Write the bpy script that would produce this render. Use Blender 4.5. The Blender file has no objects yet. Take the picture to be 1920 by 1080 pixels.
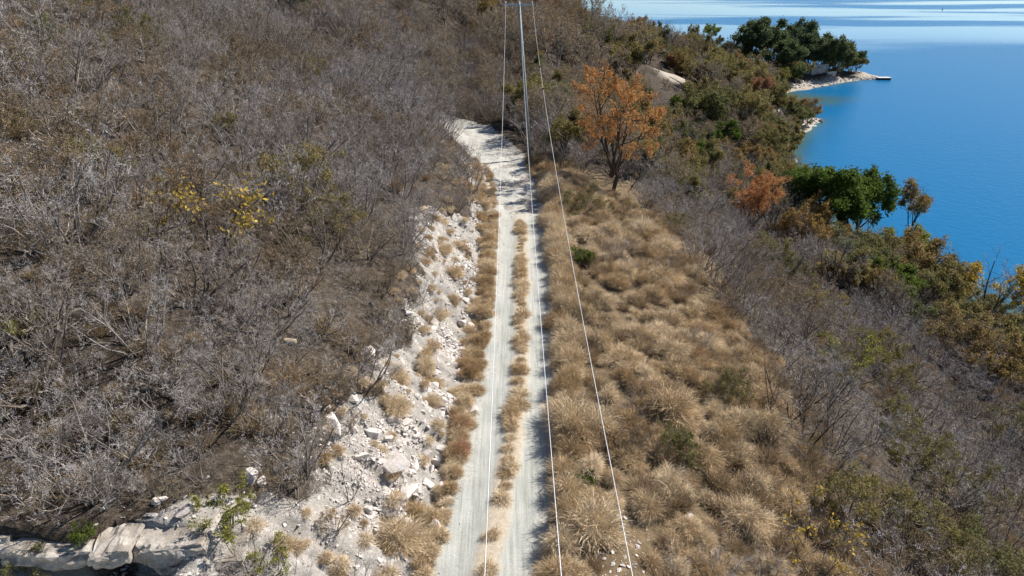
import bpy, bmesh, math, random
import numpy as np
from mathutils import Vector, Matrix, noise as mnoise

SC = bpy.context.scene
COL = SC.collection
R = math.radians

# ------------------------------------------------------------------ camera
CAM_Z = 17.0
PITCH = R(25.5)
FPX = 1297.0                                   # focal length in pixels of a 1920 wide picture
cd = bpy.data.cameras.new('camera')
cd.sensor_width = 36.0
cd.lens = FPX / 1920.0 * 36.0
cd.clip_start = 0.1
cd.clip_end = 20000.0
cam = bpy.data.objects.new('camera', cd)
COL.objects.link(cam)
cam.location = (0, 0, CAM_Z)
cam.rotation_euler = (math.pi / 2 - PITCH, 0, 0)
SC.camera = cam

# ------------------------------------------------------------------ sky, sun, exposure
SUN_EL, SUN_AZ = R(43), R(62)                  # azimuth measured from +Y towards +X
world = bpy.data.worlds.new('World')
SC.world = world
world.use_nodes = True
wn = world.node_tree
sky = wn.nodes.new('ShaderNodeTexSky')
sky.sky_type = 'NISHITA'
sky.sun_disc = False
sky.sun_elevation = SUN_EL
sky.sun_rotation = SUN_AZ
sky.altitude = 900
sky.air_density = 1.0
sky.dust_density = 0.0
sky.ozone_density = 3.0
bg = wn.nodes['Background']
bg.inputs['Strength'].default_value = 0.075
wn.links.new(sky.outputs[0], bg.inputs['Color'])
sd = bpy.data.lights.new('sun', 'SUN')
sd.energy = 5.0
sd.angle = R(0.5)
sd.color = (1.0, 0.955, 0.89)
sun = bpy.data.objects.new('sun', sd)
COL.objects.link(sun)
sdir = Vector((math.sin(SUN_AZ) * math.cos(SUN_EL), math.cos(SUN_AZ) * math.cos(SUN_EL), math.sin(SUN_EL)))
sun.location = sdir * 200
sun.rotation_euler = (-sdir).to_track_quat('-Z', 'Y').to_euler()
SC.view_settings.view_transform = 'Standard'
SC.view_settings.look = 'None'
SC.view_settings.gamma = 1.0
SC.view_settings.exposure = 0.72
SC.view_settings.use_curve_mapping = False
SC.cycles.max_bounces = 4
SC.cycles.diffuse_bounces = 2
SC.cycles.transmission_bounces = 2
SC.cycles.transparent_max_bounces = 4
SC.cycles.use_denoising = True
SC.cycles.use_adaptive_sampling = True
SC.cycles.adaptive_threshold = 0.02

# ------------------------------------------------------------------ noise and terrain
_lat = {}
def vnoise(x, y, scale, seed=0):
    """smooth value noise, about -1..1"""
    if seed not in _lat:
        _lat[seed] = np.random.RandomState(1000 + seed).uniform(-1, 1, (256, 256))
    L = _lat[seed]
    u = np.asarray(x, float) / scale + 37.3 * seed
    v = np.asarray(y, float) / scale + 11.7 * seed
    iu = np.floor(u).astype(int); iv = np.floor(v).astype(int)
    fu = u - iu; fv = v - iv
    fu = fu * fu * (3 - 2 * fu); fv = fv * fv * (3 - 2 * fv)
    a = L[iu % 256, iv % 256]; b = L[(iu + 1) % 256, iv % 256]
    c = L[iu % 256, (iv + 1) % 256]; d = L[(iu + 1) % 256, (iv + 1) % 256]
    return (a * (1 - fu) + b * fu) * (1 - fv) + (c * (1 - fu) + d * fu) * fv

def sstep(a, b, x):
    t = np.clip((x - a) / (b - a), 0, 1)
    return t * t * (3 - 2 * t)

LAKE_Z = -17.0
ROAD_Y = [-40, 0, 8, 12, 15, 20, 26, 35, 46, 55, 62, 70, 78, 400]
ROAD_X = [-14, -4.6, -2.4, -1.35, -0.85, -0.1, 0.4, 0.62, 0.68, 0.3, -0.6, -2.9, -5.4, -5.4]
BEND = np.array([(-4.2, 74, 0), (-5.2, 76.5, 0), (-8.0, 79.3, .2), (-12.5, 81, .9), (-19, 81.5, 2.0), (-28, 81, 4.0), (-40, 79, 6.5)], float)   # the road turns left round the hill
def bend_near(x, y):
    best = np.full(np.shape(x), 1e9); hz = np.zeros(np.shape(x))
    for a, b in zip(BEND[:-1], BEND[1:]):
        e = b - a; t = np.clip(((x - a[0]) * e[0] + (y - a[1]) * e[1]) / (e[0] ** 2 + e[1] ** 2), 0, 1)
        dd = np.hypot(x - a[0] - t * e[0], y - a[1] - t * e[1]); m = dd < best
        hz = np.where(m, a[2] + t * e[2], hz); best = np.where(m, dd, best)
    return best, hz
def road_x(y):
    y = np.asarray(y, float)
    return (np.interp(y - 1.5, ROAD_Y, ROAD_X) + np.interp(y, ROAD_Y, ROAD_X) + np.interp(y + 1.5, ROAD_Y, ROAD_X)) / 3

SHORE = [(70, -60), (66, 0), (62, 40), (57, 58), (52, 72), (48, 84), (46.5, 100), (50, 118), (57, 136), (65, 151), (72, 162), (70, 167),
         (66.5, 175), (70, 186), (79, 201), (96, 213), (113, 224), (116, 228), (106, 238), (80, 240), (50, 239), (25, 245), (0, 258), (-50, 300), (-200, 420), (-700, 600)]
_poly = np.array(SHORE + [(-700, -60)], float)
def shore_sd(x, y):
    """distance to the waterline, positive on land"""
    x = np.asarray(x, float); y = np.asarray(y, float)
    best = np.full(x.shape, 1e9)
    P = np.array(SHORE, float)
    for a, b in zip(P[:-1], P[1:]):
        e = b - a
        t = np.clip(((x - a[0]) * e[0] + (y - a[1]) * e[1]) / (e @ e), 0, 1)
        best = np.minimum(best, (x - a[0] - t * e[0]) ** 2 + (y - a[1] - t * e[1]) ** 2)
    ins = np.zeros(x.shape, bool)
    n = len(_poly)
    for i in range(n):
        x1, y1 = _poly[i]; x2, y2 = _poly[(i + 1) % n]
        if y1 == y2: continue
        c = ((y1 > y) != (y2 > y)) & (x < (x2 - x1) * (y - y1) / (y2 - y1) + x1)
        ins ^= c
    return np.where(ins, 1, -1) * np.sqrt(best)

POCKET_Y = 13.3
def terrain(x, y):
    x = np.asarray(x, float); y = np.asarray(y, float)
    d = x - road_x(y)
    s = shore_sd(x, y) + 1.6 * vnoise(x, y, 7, 3) + 0.6 * vnoise(x, y, 2.5, 4)
    u = np.maximum(-d - 1.95 + 0.35 * vnoise(x, y, 4, 5), 0)
    left = np.interp(u, [0, .4, .9, 4.6, 8, 50, 120, 300], [0, .05, .28, 3.3, 4.9, 24, 54, 115])
    right = np.interp(d, [1.8, 2.5, 4, 12, 14, 20, 60, 90], [0, .10, 0, -2.2, -3.2, -6.2, -22, -26])
    hill = np.where(d < 0, left, right)
    spur = LAKE_Z + np.interp(s, [-60, -6, 0, 2.5, 7, 20, 60, 120, 300], [-14, -2.4, 0, .6, 2.9, 9.2, 28, 54, 120])
    low = sstep(-6, 24, x) * sstep(135, 175, y)
    spur = LAKE_Z + (spur - LAKE_Z) * (1 - .36 * low * (spur > LAKE_Z))
    w = sstep(84, 140, y + 0.15 * x)
    base = hill * (1 - w) + spur * w
    k = 2.0
    hh = np.clip(0.5 + 0.5 * (spur - base) / k, 0, 1)
    h = spur * (1 - hh) + base * hh - k * hh * (1 - hh) * (1 - w)
    off = np.clip((np.abs(d) - 2.4) / 8, 0, 1)
    h = h + off * (1.5 * vnoise(x, y, 21, 6) + 0.7 * vnoise(x, y, 8, 7)) * sstep(1, 12, s)
    sc = scree_mask(x, y, d)
    rough = np.clip((np.abs(d) - 1.9) / 1.2, 0, 1)
    h = h + rough * (0.10 * vnoise(x, y, 1.7, 8) + 0.05 * vnoise(x, y, .6, 9)) + sc * (0.34 * vnoise(x, y, 2.6, 10) + 0.17 * vnoise(x, y, .9, 46) + 0.12 * vnoise(x, y, .45, 11) - .30 * np.exp(-(np.abs(vnoise(x * .5, y * 2.2, 1.6, 47)) / .18) ** 2))
    bd, bz = bend_near(x, y)
    bw = (1 - sstep(2.0, 5.5, bd)) * sstep(76, 80, y)
    h = h * (1 - bw) + bz * bw
    # level ground above the limestone ledge, and the dug-out pocket under it
    fl = (1 - sstep(14.5, 21, y)) * (1 - sstep(-9.6, -7.4, x))
    h = h * (1 - fl) + (4.0 + .11 * (-x - 9) + .06 * vnoise(x, y, 1.7, 8)) * fl
    pk = (1 - sstep(POCKET_Y - .12, POCKET_Y + .12, y + .14 * vnoise(x, y, 1.4, 12) + .58 * (1 - sstep(-10.6, -10.1, x)))) * (1 - sstep(-9.0, -7.6, x))
    floor = 2.70 + 0.11 * np.maximum(-x - 9, 0) + 0.05 * vnoise(x, y, .8, 13) + 0.04 * vnoise(x, y, .25, 14)
    h = h * (1 - pk) + np.minimum(h, floor) * pk
    return h

def scree_mask(x, y, d=None):
    x = np.asarray(x, float); y = np.asarray(y, float)
    if d is None: d = x - road_x(y)
    edge = -5.25 + 1.3 * vnoise(x, y, 6, 15) + .7 * vnoise(x, y, 2, 16) + 2.4 * sstep(38, 62, y) - 3.3 * (1 - sstep(13, 18.5, y))
    return sstep(edge - 1.3, edge + .9, d + .5 * vnoise(x, y, .9, 48)) * (1 - sstep(-2.2, -1.8, d)) * (1 - sstep(56, 66, y))

def ray(px, py):
    u = (px - 960) / FPX; v = (py - 540) / FPX
    return np.array([u, math.cos(PITCH) - v * math.sin(PITCH), -math.sin(PITCH) - v * math.cos(PITCH)])
def at(px, py, lift=0.0):
    """the ground point seen at a pixel of the 1920x1080 photograph, and its depth"""
    r = ray(px, py)
    t = np.concatenate([np.arange(8, 120, .25), np.arange(120, 420, 1.0)])
    P = r[None] * t[:, None]
    hz = np.maximum(terrain(P[:, 0], P[:, 1]), LAKE_Z) + lift
    below = np.where(P[:, 2] + CAM_Z < hz)[0]
    k = below[0] if len(below) else len(t) - 1
    t0 = t[max(k - 1, 0)]; t1 = t[k]
    tt = np.linspace(t0, t1, 24)
    P = r[None] * tt[:, None]
    b = np.where(P[:, 2] + CAM_Z < np.maximum(terrain(P[:, 0], P[:, 1]), LAKE_Z) + lift)[0]
    j = b[0] if len(b) else -1
    p = P[j]
    return Vector((p[0], p[1], p[2] + CAM_Z - lift)), tt[j]
def depth_of(x, y, z):
    return y * math.cos(PITCH) + (CAM_Z - z) * math.sin(PITCH)
def to_px(x, y, z):
    dz = y * np.cos(PITCH) + (CAM_Z - z) * np.sin(PITCH)
    v = ((CAM_Z - z) * np.cos(PITCH) - y * np.sin(PITCH)) / dz
    return 960 + FPX * x / dz, 540 + FPX * v, dz
def gz(x, y):
    return float(terrain(np.array([x]), np.array([y]))[0])

# ------------------------------------------------------------------ object helpers
def tag(o, label=None, cat=None, group=None, kind=None):
    if label: o['label'] = label
    if cat: o['category'] = cat
    if group: o['group'] = group
    if kind: o['kind'] = kind
    return o
def link(name, data, parent=None, loc=None):
    o = bpy.data.objects.new(name, data)
    COL.objects.link(o)
    if parent: o.parent = parent
    if loc is not None: o.location = loc
    return o
def mesh_np(name, V, F, mats, mat_idx=None, smooth=False):
    """V (n,3); F list of arrays of faces, each array one face size"""
    me = bpy.data.meshes.new(name)
    V = np.asarray(V, np.float32)
    me.vertices.add(len(V)); me.vertices.foreach_set('co', V.ravel())
    F = [np.asarray(f, np.int32) for f in F if len(f)]
    nl = sum(f.size for f in F); nf = sum(len(f) for f in F)
    me.loops.add(nl); me.loops.foreach_set('vertex_index', np.concatenate([f.ravel() for f in F]))
    sizes = np.concatenate([np.full(len(f), f.shape[1], np.int32) for f in F])
    me.polygons.add(nf)
    me.polygons.foreach_set('loop_start', np.concatenate([[0], np.cumsum(sizes)[:-1]]).astype(np.int32))
    if smooth: me.polygons.foreach_set('use_smooth', np.ones(nf, bool))
    for m in mats: me.materials.append(m)
    if mat_idx is not None: me.polygons.foreach_set('material_index', np.asarray(mat_idx, np.int32))
    me.update(calc_edges=True)
    return me
def attr(me, name, vals):
    a = me.attributes.new(name, 'FLOAT', 'POINT')
    a.data.foreach_set('value', np.asarray(vals, np.float32).ravel())

# ------------------------------------------------------------------ materials
class NT:
    def __init__(self, name):
        self.m = bpy.data.materials.new(name); self.m.use_nodes = True
        self.t = self.m.node_tree; self.b = self.t.nodes['Principled BSDF']; self.out = self.t.nodes['Material Output']
    def n(self, typ, **kw):
        nd = self.t.nodes.new('ShaderNode' + typ)
        for k, v in kw.items():
            if k in nd.inputs: nd.inputs[k].default_value = v
            else: setattr(nd, k, v)
        return nd
    def l(self, a, b): self.t.links.new(a, b)
    def noise(self, scale, vec=None, detail=4, rough=.6):
        nd = self.n('TexNoise'); nd.inputs['Scale'].default_value = scale; nd.inputs['Detail'].default_value = detail
        nd.inputs['Roughness'].default_value = rough
        if vec is not None: self.l(vec, nd.inputs['Vector'])
        return nd.outputs['Fac']
    def ramp(self, fac, stops):
        r = self.n('ValToRGB'); e = r.color_ramp.elements
        while len(e) < len(stops): e.new(.5)
        for i, (p, c) in enumerate(stops):
            e[i].position = p; e[i].color = (*c, 1) if len(c) == 3 else c
        self.l(fac, r.inputs[0]); return r.outputs[0]
    def mix(self, fac, a, b, mode='MIX'):
        m = self.n('Mix', data_type='RGBA', blend_type=mode)
        ins = {'f': m.inputs[0], 'a': m.inputs[6], 'b': m.inputs[7]}
        for k, v in (('f', fac), ('a', a), ('b', b)):
            if hasattr(v, 'links'): self.l(v, ins[k])
            elif k == 'f': ins[k].default_value = v
            else: ins[k].default_value = (*v, 1)
        return m.outputs[2]
    def math(self, op, a, b=0.0, clamp=False):
        m = self.n('Math', operation=op, use_clamp=clamp)
        for i, v in enumerate((a, b)):
            if hasattr(v, 'links'): self.l(v, m.inputs[i])
            else: m.inputs[i].default_value = v
        return m.outputs[0]
    def attr(self, name):
        a = self.n('Attribute'); a.attribute_name = name; return a.outputs['Fac']
    def pos(self): return self.n('NewGeometry').outputs['Position']
    def bump(self, h, strength=.5, dist=.05):
        b = self.n('Bump', Strength=strength, Distance=dist); self.l(h, b.inputs['Height']); self.l(b.outputs[0], self.b.inputs['Normal']); return b
    def fin(self, col, rough=.85, spec=.2):
        if hasattr(col, 'links'): self.l(col, self.b.inputs['Base Color'])
        else: self.b.inputs['Base Color'].default_value = (*col, 1)
        self.b.inputs['Roughness'].default_value = rough
        self.b.inputs['Specular IOR Level'].default_value = spec
        return self.m

def plant_mat(name, cols, trans=0.0, tint=.45, rough=.8, scale=.045):
    """colour picked per plant from its place on the hill and at random, small change along each plant"""
    t = NT(name)
    oi = t.n('ObjectInfo')
    reg = t.noise(scale, oi.outputs['Location'], 1, .6)
    f = t.math('ADD', t.math('MULTIPLY', t.math('SUBTRACT', reg, .5), 2.2), t.math('MULTIPLY', oi.outputs['Random'], .75))
    f = t.math('ADD', f, .12, True)
    n = len(cols)
    c = t.ramp(f, [(i / (n - 1), cc) for i, cc in enumerate(cols)])
    tc = t.n('TexCoord').outputs['Object']
    loc = t.noise(1.9, tc, 1, .7)
    c = t.mix(1.0, c, t.ramp(loc, [(.25, (1 - tint,) * 3), (.75, (1 + tint,) * 3)]), 'MULTIPLY')
    ri = t.n('NewGeometry').outputs['Random Per Island']
    c = t.mix(1.0, c, t.ramp(ri, [(0, (.68, .70, .68)), (.6, (1, 1, 1)), (1, (1.25, 1.2, 1.1))]), 'MULTIPLY')
    if trans:
        t.fin(c, rough, .15)
        tr = t.n('BsdfTranslucent'); t.l(c, tr.inputs['Color'])
        ms = t.n('MixShader'); ms.inputs[0].default_value = trans
        t.l(t.b.outputs[0], ms.inputs[1]); t.l(tr.outputs[0], ms.inputs[2]); t.l(ms.outputs[0], t.out.inputs['Surface'])
        return t.m
    return t.fin(c, rough, .15)

M = {}
M['twig'] = plant_mat('grey_twigs', [(.22, .17, .135), (.30, .268, .25), (.44, .405, .395), (.30, .268, .255), (.24, .185, .135)])
M['twig_brown'] = plant_mat('brown_twigs', [(.23, .165, .105), (.28, .205, .14), (.20, .14, .10), (.26, .21, .155)])
M['bark'] = plant_mat('grey_bark', [(.16, .125, .105), (.24, .21, .19), (.13, .10, .08)])
M['bark_dark'] = plant_mat('dark_bark', [(.055, .042, .035), (.085, .065, .052), (.05, .04, .035)])
M['dead'] = plant_mat('bleached_wood', [(.55, .52, .50), (.62, .59, .57)], tint=.2)
M['leaf_dry'] = plant_mat('dry_leaves', [(.24, .17, .10), (.29, .215, .13), (.25, .20, .13), (.22, .145, .085)], .25)
M['leaf_olive'] = plant_mat('olive_leaves', [(.19, .165, .06), (.24, .195, .075), (.155, .155, .06), (.26, .205, .085)], .4)
M['leaf_ochre'] = plant_mat('ochre_leaves', [(.30, .205, .08), (.26, .19, .08), (.34, .22, .075)], .3)
M['leaf_rust'] = plant_mat('rust_leaves', [(.33, .16, .085), (.29, .155, .09), (.36, .19, .08)], .3)
M['leaf_orange'] = plant_mat('orange_leaves', [(.47, .225, .085), (.43, .205, .09), (.50, .26, .085)], .45)
M['leaf_yellow'] = plant_mat('yellow_leaves', [(.48, .35, .05), (.42, .31, .06), (.50, .31, .05)], .35)
M['leaf_lime'] = plant_mat('lime_leaves', [(.22, .235, .04), (.26, .25, .05), (.19, .22, .04)], .35)
M['leaf_green'] = plant_mat('green_leaves', [(.075, .115, .02), (.095, .14, .024), (.12, .155, .03)], .4)
M['leaf_deep'] = plant_mat('deep_green_leaves', [(.09, .115, .055), (.115, .14, .06), (.15, .155, .065)], .45)
M['grass'] = plant_mat('straw_grass', [(.42, .29, .16), (.60, .45, .28), (.74, .60, .42), (.50, .36, .21), (.66, .52, .345)], .10, .35, .7, .3)
M['grass_rust'] = plant_mat('rusty_grass', [(.46, .27, .16), (.50, .32, .20)], .3, .2)
M['grass_brown'] = plant_mat('brown_grass', [(.32, .23, .14), (.38, .28, .18), (.28, .22, .13)], .25, .25)

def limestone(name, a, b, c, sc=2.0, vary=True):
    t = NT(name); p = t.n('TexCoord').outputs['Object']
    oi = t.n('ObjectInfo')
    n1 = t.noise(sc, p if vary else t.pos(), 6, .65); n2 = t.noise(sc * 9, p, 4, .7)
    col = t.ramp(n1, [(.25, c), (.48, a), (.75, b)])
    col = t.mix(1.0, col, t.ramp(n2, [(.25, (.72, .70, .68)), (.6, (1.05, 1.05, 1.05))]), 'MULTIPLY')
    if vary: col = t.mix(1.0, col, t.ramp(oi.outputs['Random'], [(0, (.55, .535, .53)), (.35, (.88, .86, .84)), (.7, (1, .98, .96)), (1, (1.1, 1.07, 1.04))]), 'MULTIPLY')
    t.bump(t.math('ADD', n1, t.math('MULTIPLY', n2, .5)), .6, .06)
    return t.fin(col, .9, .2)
M['stone'] = limestone('white_limestone', (.66, .61, .57), (.74, .70, .66), (.48, .41, .35))
M['stone_tan'] = limestone('tan_limestone', (.50, .40, .28), (.58, .49, .37), (.36, .27, .18))
M['stone_grey'] = limestone('grey_rock', (.34, .31, .28), (.46, .42, .38), (.20, .17, .15))
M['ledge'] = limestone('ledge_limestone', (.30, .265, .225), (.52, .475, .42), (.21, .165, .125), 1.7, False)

def terrain_mat():
    t = NT('hillside_soil'); p = t.pos()
    n1 = t.noise(.35, p, 5, .6); n2 = t.noise(3.2, p, 6, .7); n3 = t.noise(19, p, 4, .7)
    litter = t.ramp(t.math('ADD', t.math('MULTIPLY', n2, .55), t.math('MULTIPLY', n3, .45)), [(.36, (.025, .02, .015)), (.5, (.06, .046, .034)), (.60, (.13, .105, .08)), (.70, (.25, .21, .17))])
    soil = t.ramp(n2, [(.25, (.17, .155, .13)), (.5, (.305, .285, .255)), (.78, (.50, .475, .44))])
    soil = t.mix(t.ramp(n1, [(.42, (0, 0, 0)), (.6, (1, 1, 1))]), soil, t.mix(.6, soil, (.40, .35, .305)))
    soil = t.mix(1.0, soil, t.ramp(n3, [(.3, (.72, .7, .68)), (.65, (1.1, 1.1, 1.1))]), 'MULTIPLY')
    gr = t.ramp(n2, [(.3, (.10, .072, .045)), (.6, (.20, .145, .085)), (.8, (.36, .275, .175))])
    beach = t.ramp(n2, [(.3, (.24, .20, .155)), (.55, (.40, .35, .285)), (.8, (.52, .47, .40))])
    pocket = t.ramp(n2, [(.3, (.40, .40, .35)), (.65, (.54, .54, .49))])
    n4 = t.noise(1.3, p, 6, .75)
    def broken(name):
        f = t.math('ADD', t.attr(name), t.math('MULTIPLY', t.math('SUBTRACT', n4, .5), 1.7))
        return t.ramp(f, [(.42, (0, 0, 0)), (.60, (1, 1, 1))])
    c = t.mix(broken('grassy'), litter, gr)
    frag = t.n('TexVoronoi', Scale=7.0); t.l(p, frag.inputs['Vector'])
    fr2 = t.ramp(frag.outputs['Color'], [(.55, (0, 0, 0)), (.7, (1, 1, 1))])
    soil = t.mix(t.math('MULTIPLY', fr2, t.ramp(n4, [(.52, (0, 0, 0)), (.66, (1, 1, 1))])), soil, (.62, .58, .54))
    c = t.mix(broken('scree'), c, soil)
    c = t.mix(t.attr('pocket'), c, pocket)
    c = t.mix(t.attr('beach'), c, beach)
    t.bump(t.math('ADD', n2, t.math('MULTIPLY', n3, .6)), .7, .10)
    return t.fin(c, .95, .1)
M['terrain'] = terrain_mat()

def road_mat():
    t = NT('pale_dirt_road'); p = t.pos()
    n1 = t.noise(.6, p, 5, .6); n2 = t.noise(7, p, 6, .75); n3 = t.noise(34, p, 3, .7)
    mp = t.n('Mapping'); t.l(p, mp.inputs[0]); mp.inputs['Scale'].default_value = (9, .35, 1)
    drag = t.noise(1.0, mp.outputs[0], 4, .6)
    c = t.ramp(n1, [(.3, (.345, .345, .31)), (.55, (.415, .415, .375)), (.75, (.47, .46, .415))])
    c = t.mix(1.0, c, t.ramp(drag, [(.32, (.74, .74, .73)), (.6, (1.06, 1.06, 1.06))]), 'MULTIPLY')
    rubble = t.ramp(n2, [(.3, (.26, .245, .21)), (.5, (.46, .44, .385)), (.72, (.66, .63, .57))])
    c = t.mix(t.attr('loose'), c, rubble)
    strip = t.ramp(n2, [(.3, (.34, .27, .19)), (.6, (.50, .43, .33)), (.8, (.58, .53, .43))])
    c = t.mix(t.attr('strip'), c, strip)
    c = t.mix(1.0, c, t.ramp(n3, [(.3, (.82, .82, .82)), (.62, (1.05, 1.05, 1.05))]), 'MULTIPLY')
    t.bump(t.math('ADD', n2, t.math('MULTIPLY', n3, .4)), .45, .05)
    return t.fin(c, .95, .1)
M['road'] = road_mat()

def lake_mat():
    t = NT('lake_water'); p = t.pos()
    mp = t.n('Mapping'); t.l(p, mp.inputs[0]); mp.inputs['Scale'].default_value = (.0026, .0125, 1); mp.inputs['Rotation'].default_value = (0, 0, R(-4))
    sl = t.noise(1.0, mp.outputs[0], 5, .55)
    slick = t.math('MULTIPLY', t.ramp(sl, [(.43, (0, 0, 0)), (.53, (1, 1, 1))]), t.attr('open'))
    deep = t.mix(t.attr('shallow_and_reflection'), (.0, .108, .255), (.06, .10, .06))  # green serves the shoreline shallows and the painted tree reflection
    w1 = t.noise(.9, p, 3, .6); w2 = t.noise(3.5, p, 2, .5)
    h = t.math('ADD', w1, t.math('MULTIPLY', w2, .35))
    b = t.bump(h, 1.0, .055)
    st = t.math('SUBTRACT', 1.0, t.math('MULTIPLY', slick, .93))
    t.l(st, b.inputs['Strength'])
    ro = t.math('MULTIPLY', st, .25)
    m = t.fin(deep, .2, .2)
    t.l(t.math('ADD', t.math('MULTIPLY', slick, .45), .14), t.b.inputs['Specular IOR Level'])
    t.l(t.math('ADD', ro, .03), t.b.inputs['Roughness'])
    t.b.inputs['IOR'].default_value = 1.333
    t.l(t.mix(slick, (1, 1, 1), (.5, .9, 1.0)), t.b.inputs['Specular Tint'])
    return m
M['lake'] = lake_mat()
def plain(name, col, rough=.6, metal=0.0, var=.25, sc=6):
    t = NT(name); tc = t.n('TexCoord').outputs['Object']
    c = t.mix(1.0, col, t.ramp(t.noise(sc, tc, 4, .65), [(.3, (1 - var,) * 3), (.7, (1 + var * .5,) * 3)]), 'MULTIPLY')
    t.b.inputs['Metallic'].default_value = metal
    return t.fin(c, rough, .4)
M['wire'] = plain('aluminium_wire', (.78, .78, .78), .4, .2, .2, .8)
M['pole'] = plain('weathered_concrete_pole', (.30, .32, .32), .8, 0, .3, 3)
M['steel'] = plain('galvanised_steel', (.30, .36, .42), .45, .6, .2)
M['porcelain'] = plain('grey_porcelain', (.25, .30, .36), .25)
M['masonry'] = limestone('far_masonry', (.56, .51, .47), (.64, .60, .56), (.42, .37, .33), .8)
M['deck'] = plain('raft_planks', (.55, .55, .52), .8)
M['float'] = plain('dark_float_drum', (.03, .045, .07), .5)

# ------------------------------------------------------------------ ground, road, lake
def axis(segs):
    out = []
    for a, b, st in segs:
        out.append(np.arange(a, b - 1e-6, st))
    out.append(np.array([segs[-1][1]]))
    return np.concatenate(out)
def grid_mesh(name, xs, ys, zf, mats, smooth=True):
    X, Y = np.meshgrid(xs, ys, indexing='ij')
    Z = zf(X, Y)
    V = np.stack([X, Y, Z], -1).reshape(-1, 3)
    nx, ny = len(xs), len(ys)
    I = np.arange(nx * ny).reshape(nx, ny)
    F = np.stack([I[:-1, :-1], I[1:, :-1], I[1:, 1:], I[:-1, 1:]], -1).reshape(-1, 4)
    return mesh_np(name, V, [F], mats, smooth=smooth), X, Y, Z
xs = axis([(-420, -120, 12), (-120, -50, 2.5), (-50, -17, 1.0), (-17, -8, .3), (-8, -1.5, .16), (-1.5, 2.2, .35), (2.2, 14, .4), (14, 130, 1.4), (130, 190, 10)])
ys = axis([(-60, 8, 4), (8, 11, .6), (11, 36, .17), (36, 64, .32), (64, 100, .9), (100, 260, 1.6), (260, 520, 12)])
def ground_z(X, Y):
    Z = terrain(X, Y)
    d = X - road_x(Y)
    return Z - .05 * (1 - sstep(1.7, 2.1, np.abs(d))) * (Y < 78) - .12 * (1 - sstep(1.9, 2.4, bend_near(X, Y)[0])) * sstep(74, 77, Y)   # bed under the road sheet
me, X, Y, Z = grid_mesh('hillside', xs, ys, ground_z, [M['terrain']])
D = X - road_x(Y); S = shore_sd(X, Y)
scm = scree_mask(X, Y, D)
verge = (1 - sstep(2.4, 3.2, np.abs(D))) * (Y < 78) + (1 - sstep(2.4, 3.0, bend_near(X, Y)[0])) * (Y >= 78)
attr(me, 'scree', np.maximum(scm, verge * .9))
attr(me, 'grassy', sstep(1.8, 2.4, D) * (1 - sstep(11.5, 14, D + 1.5 * vnoise(X, Y, 4, 17))) * (1 - sstep(55, 66, Y)))
attr(me, 'pocket', (1 - sstep(-9.6, -8.6, X)) * (1 - sstep(POCKET_Y - 1.0, POCKET_Y - .6, Y)))
# bare shore rock: a thin beach, wider at the two points; and the pale cut of the road farther along
cut_p, _ = at(1256, 138)
cutm = 1 - sstep(.7, 1.0, np.hypot((X - cut_p.x - .22 * (Y - cut_p.y)) / 5.0, (Y - cut_p.y + 5) / 15.0) + .2 * vnoise(X, Y, 3, 18))
tip = 1 - sstep(5, 9, np.hypot((X - 68) / 1.0, (Y - 163) / 1.3))
bw = 1.9 + 1.8 * sstep(72, 84, X) * sstep(195, 205, Y) + 5.0 * tip + .8 * vnoise(X, Y, 5, 19)
attr(me, 'beach', np.maximum((1 - sstep(bw - .8, bw + .8, S)), cutm))
ground = link('terrain', me); tag(ground, kind='structure')

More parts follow.
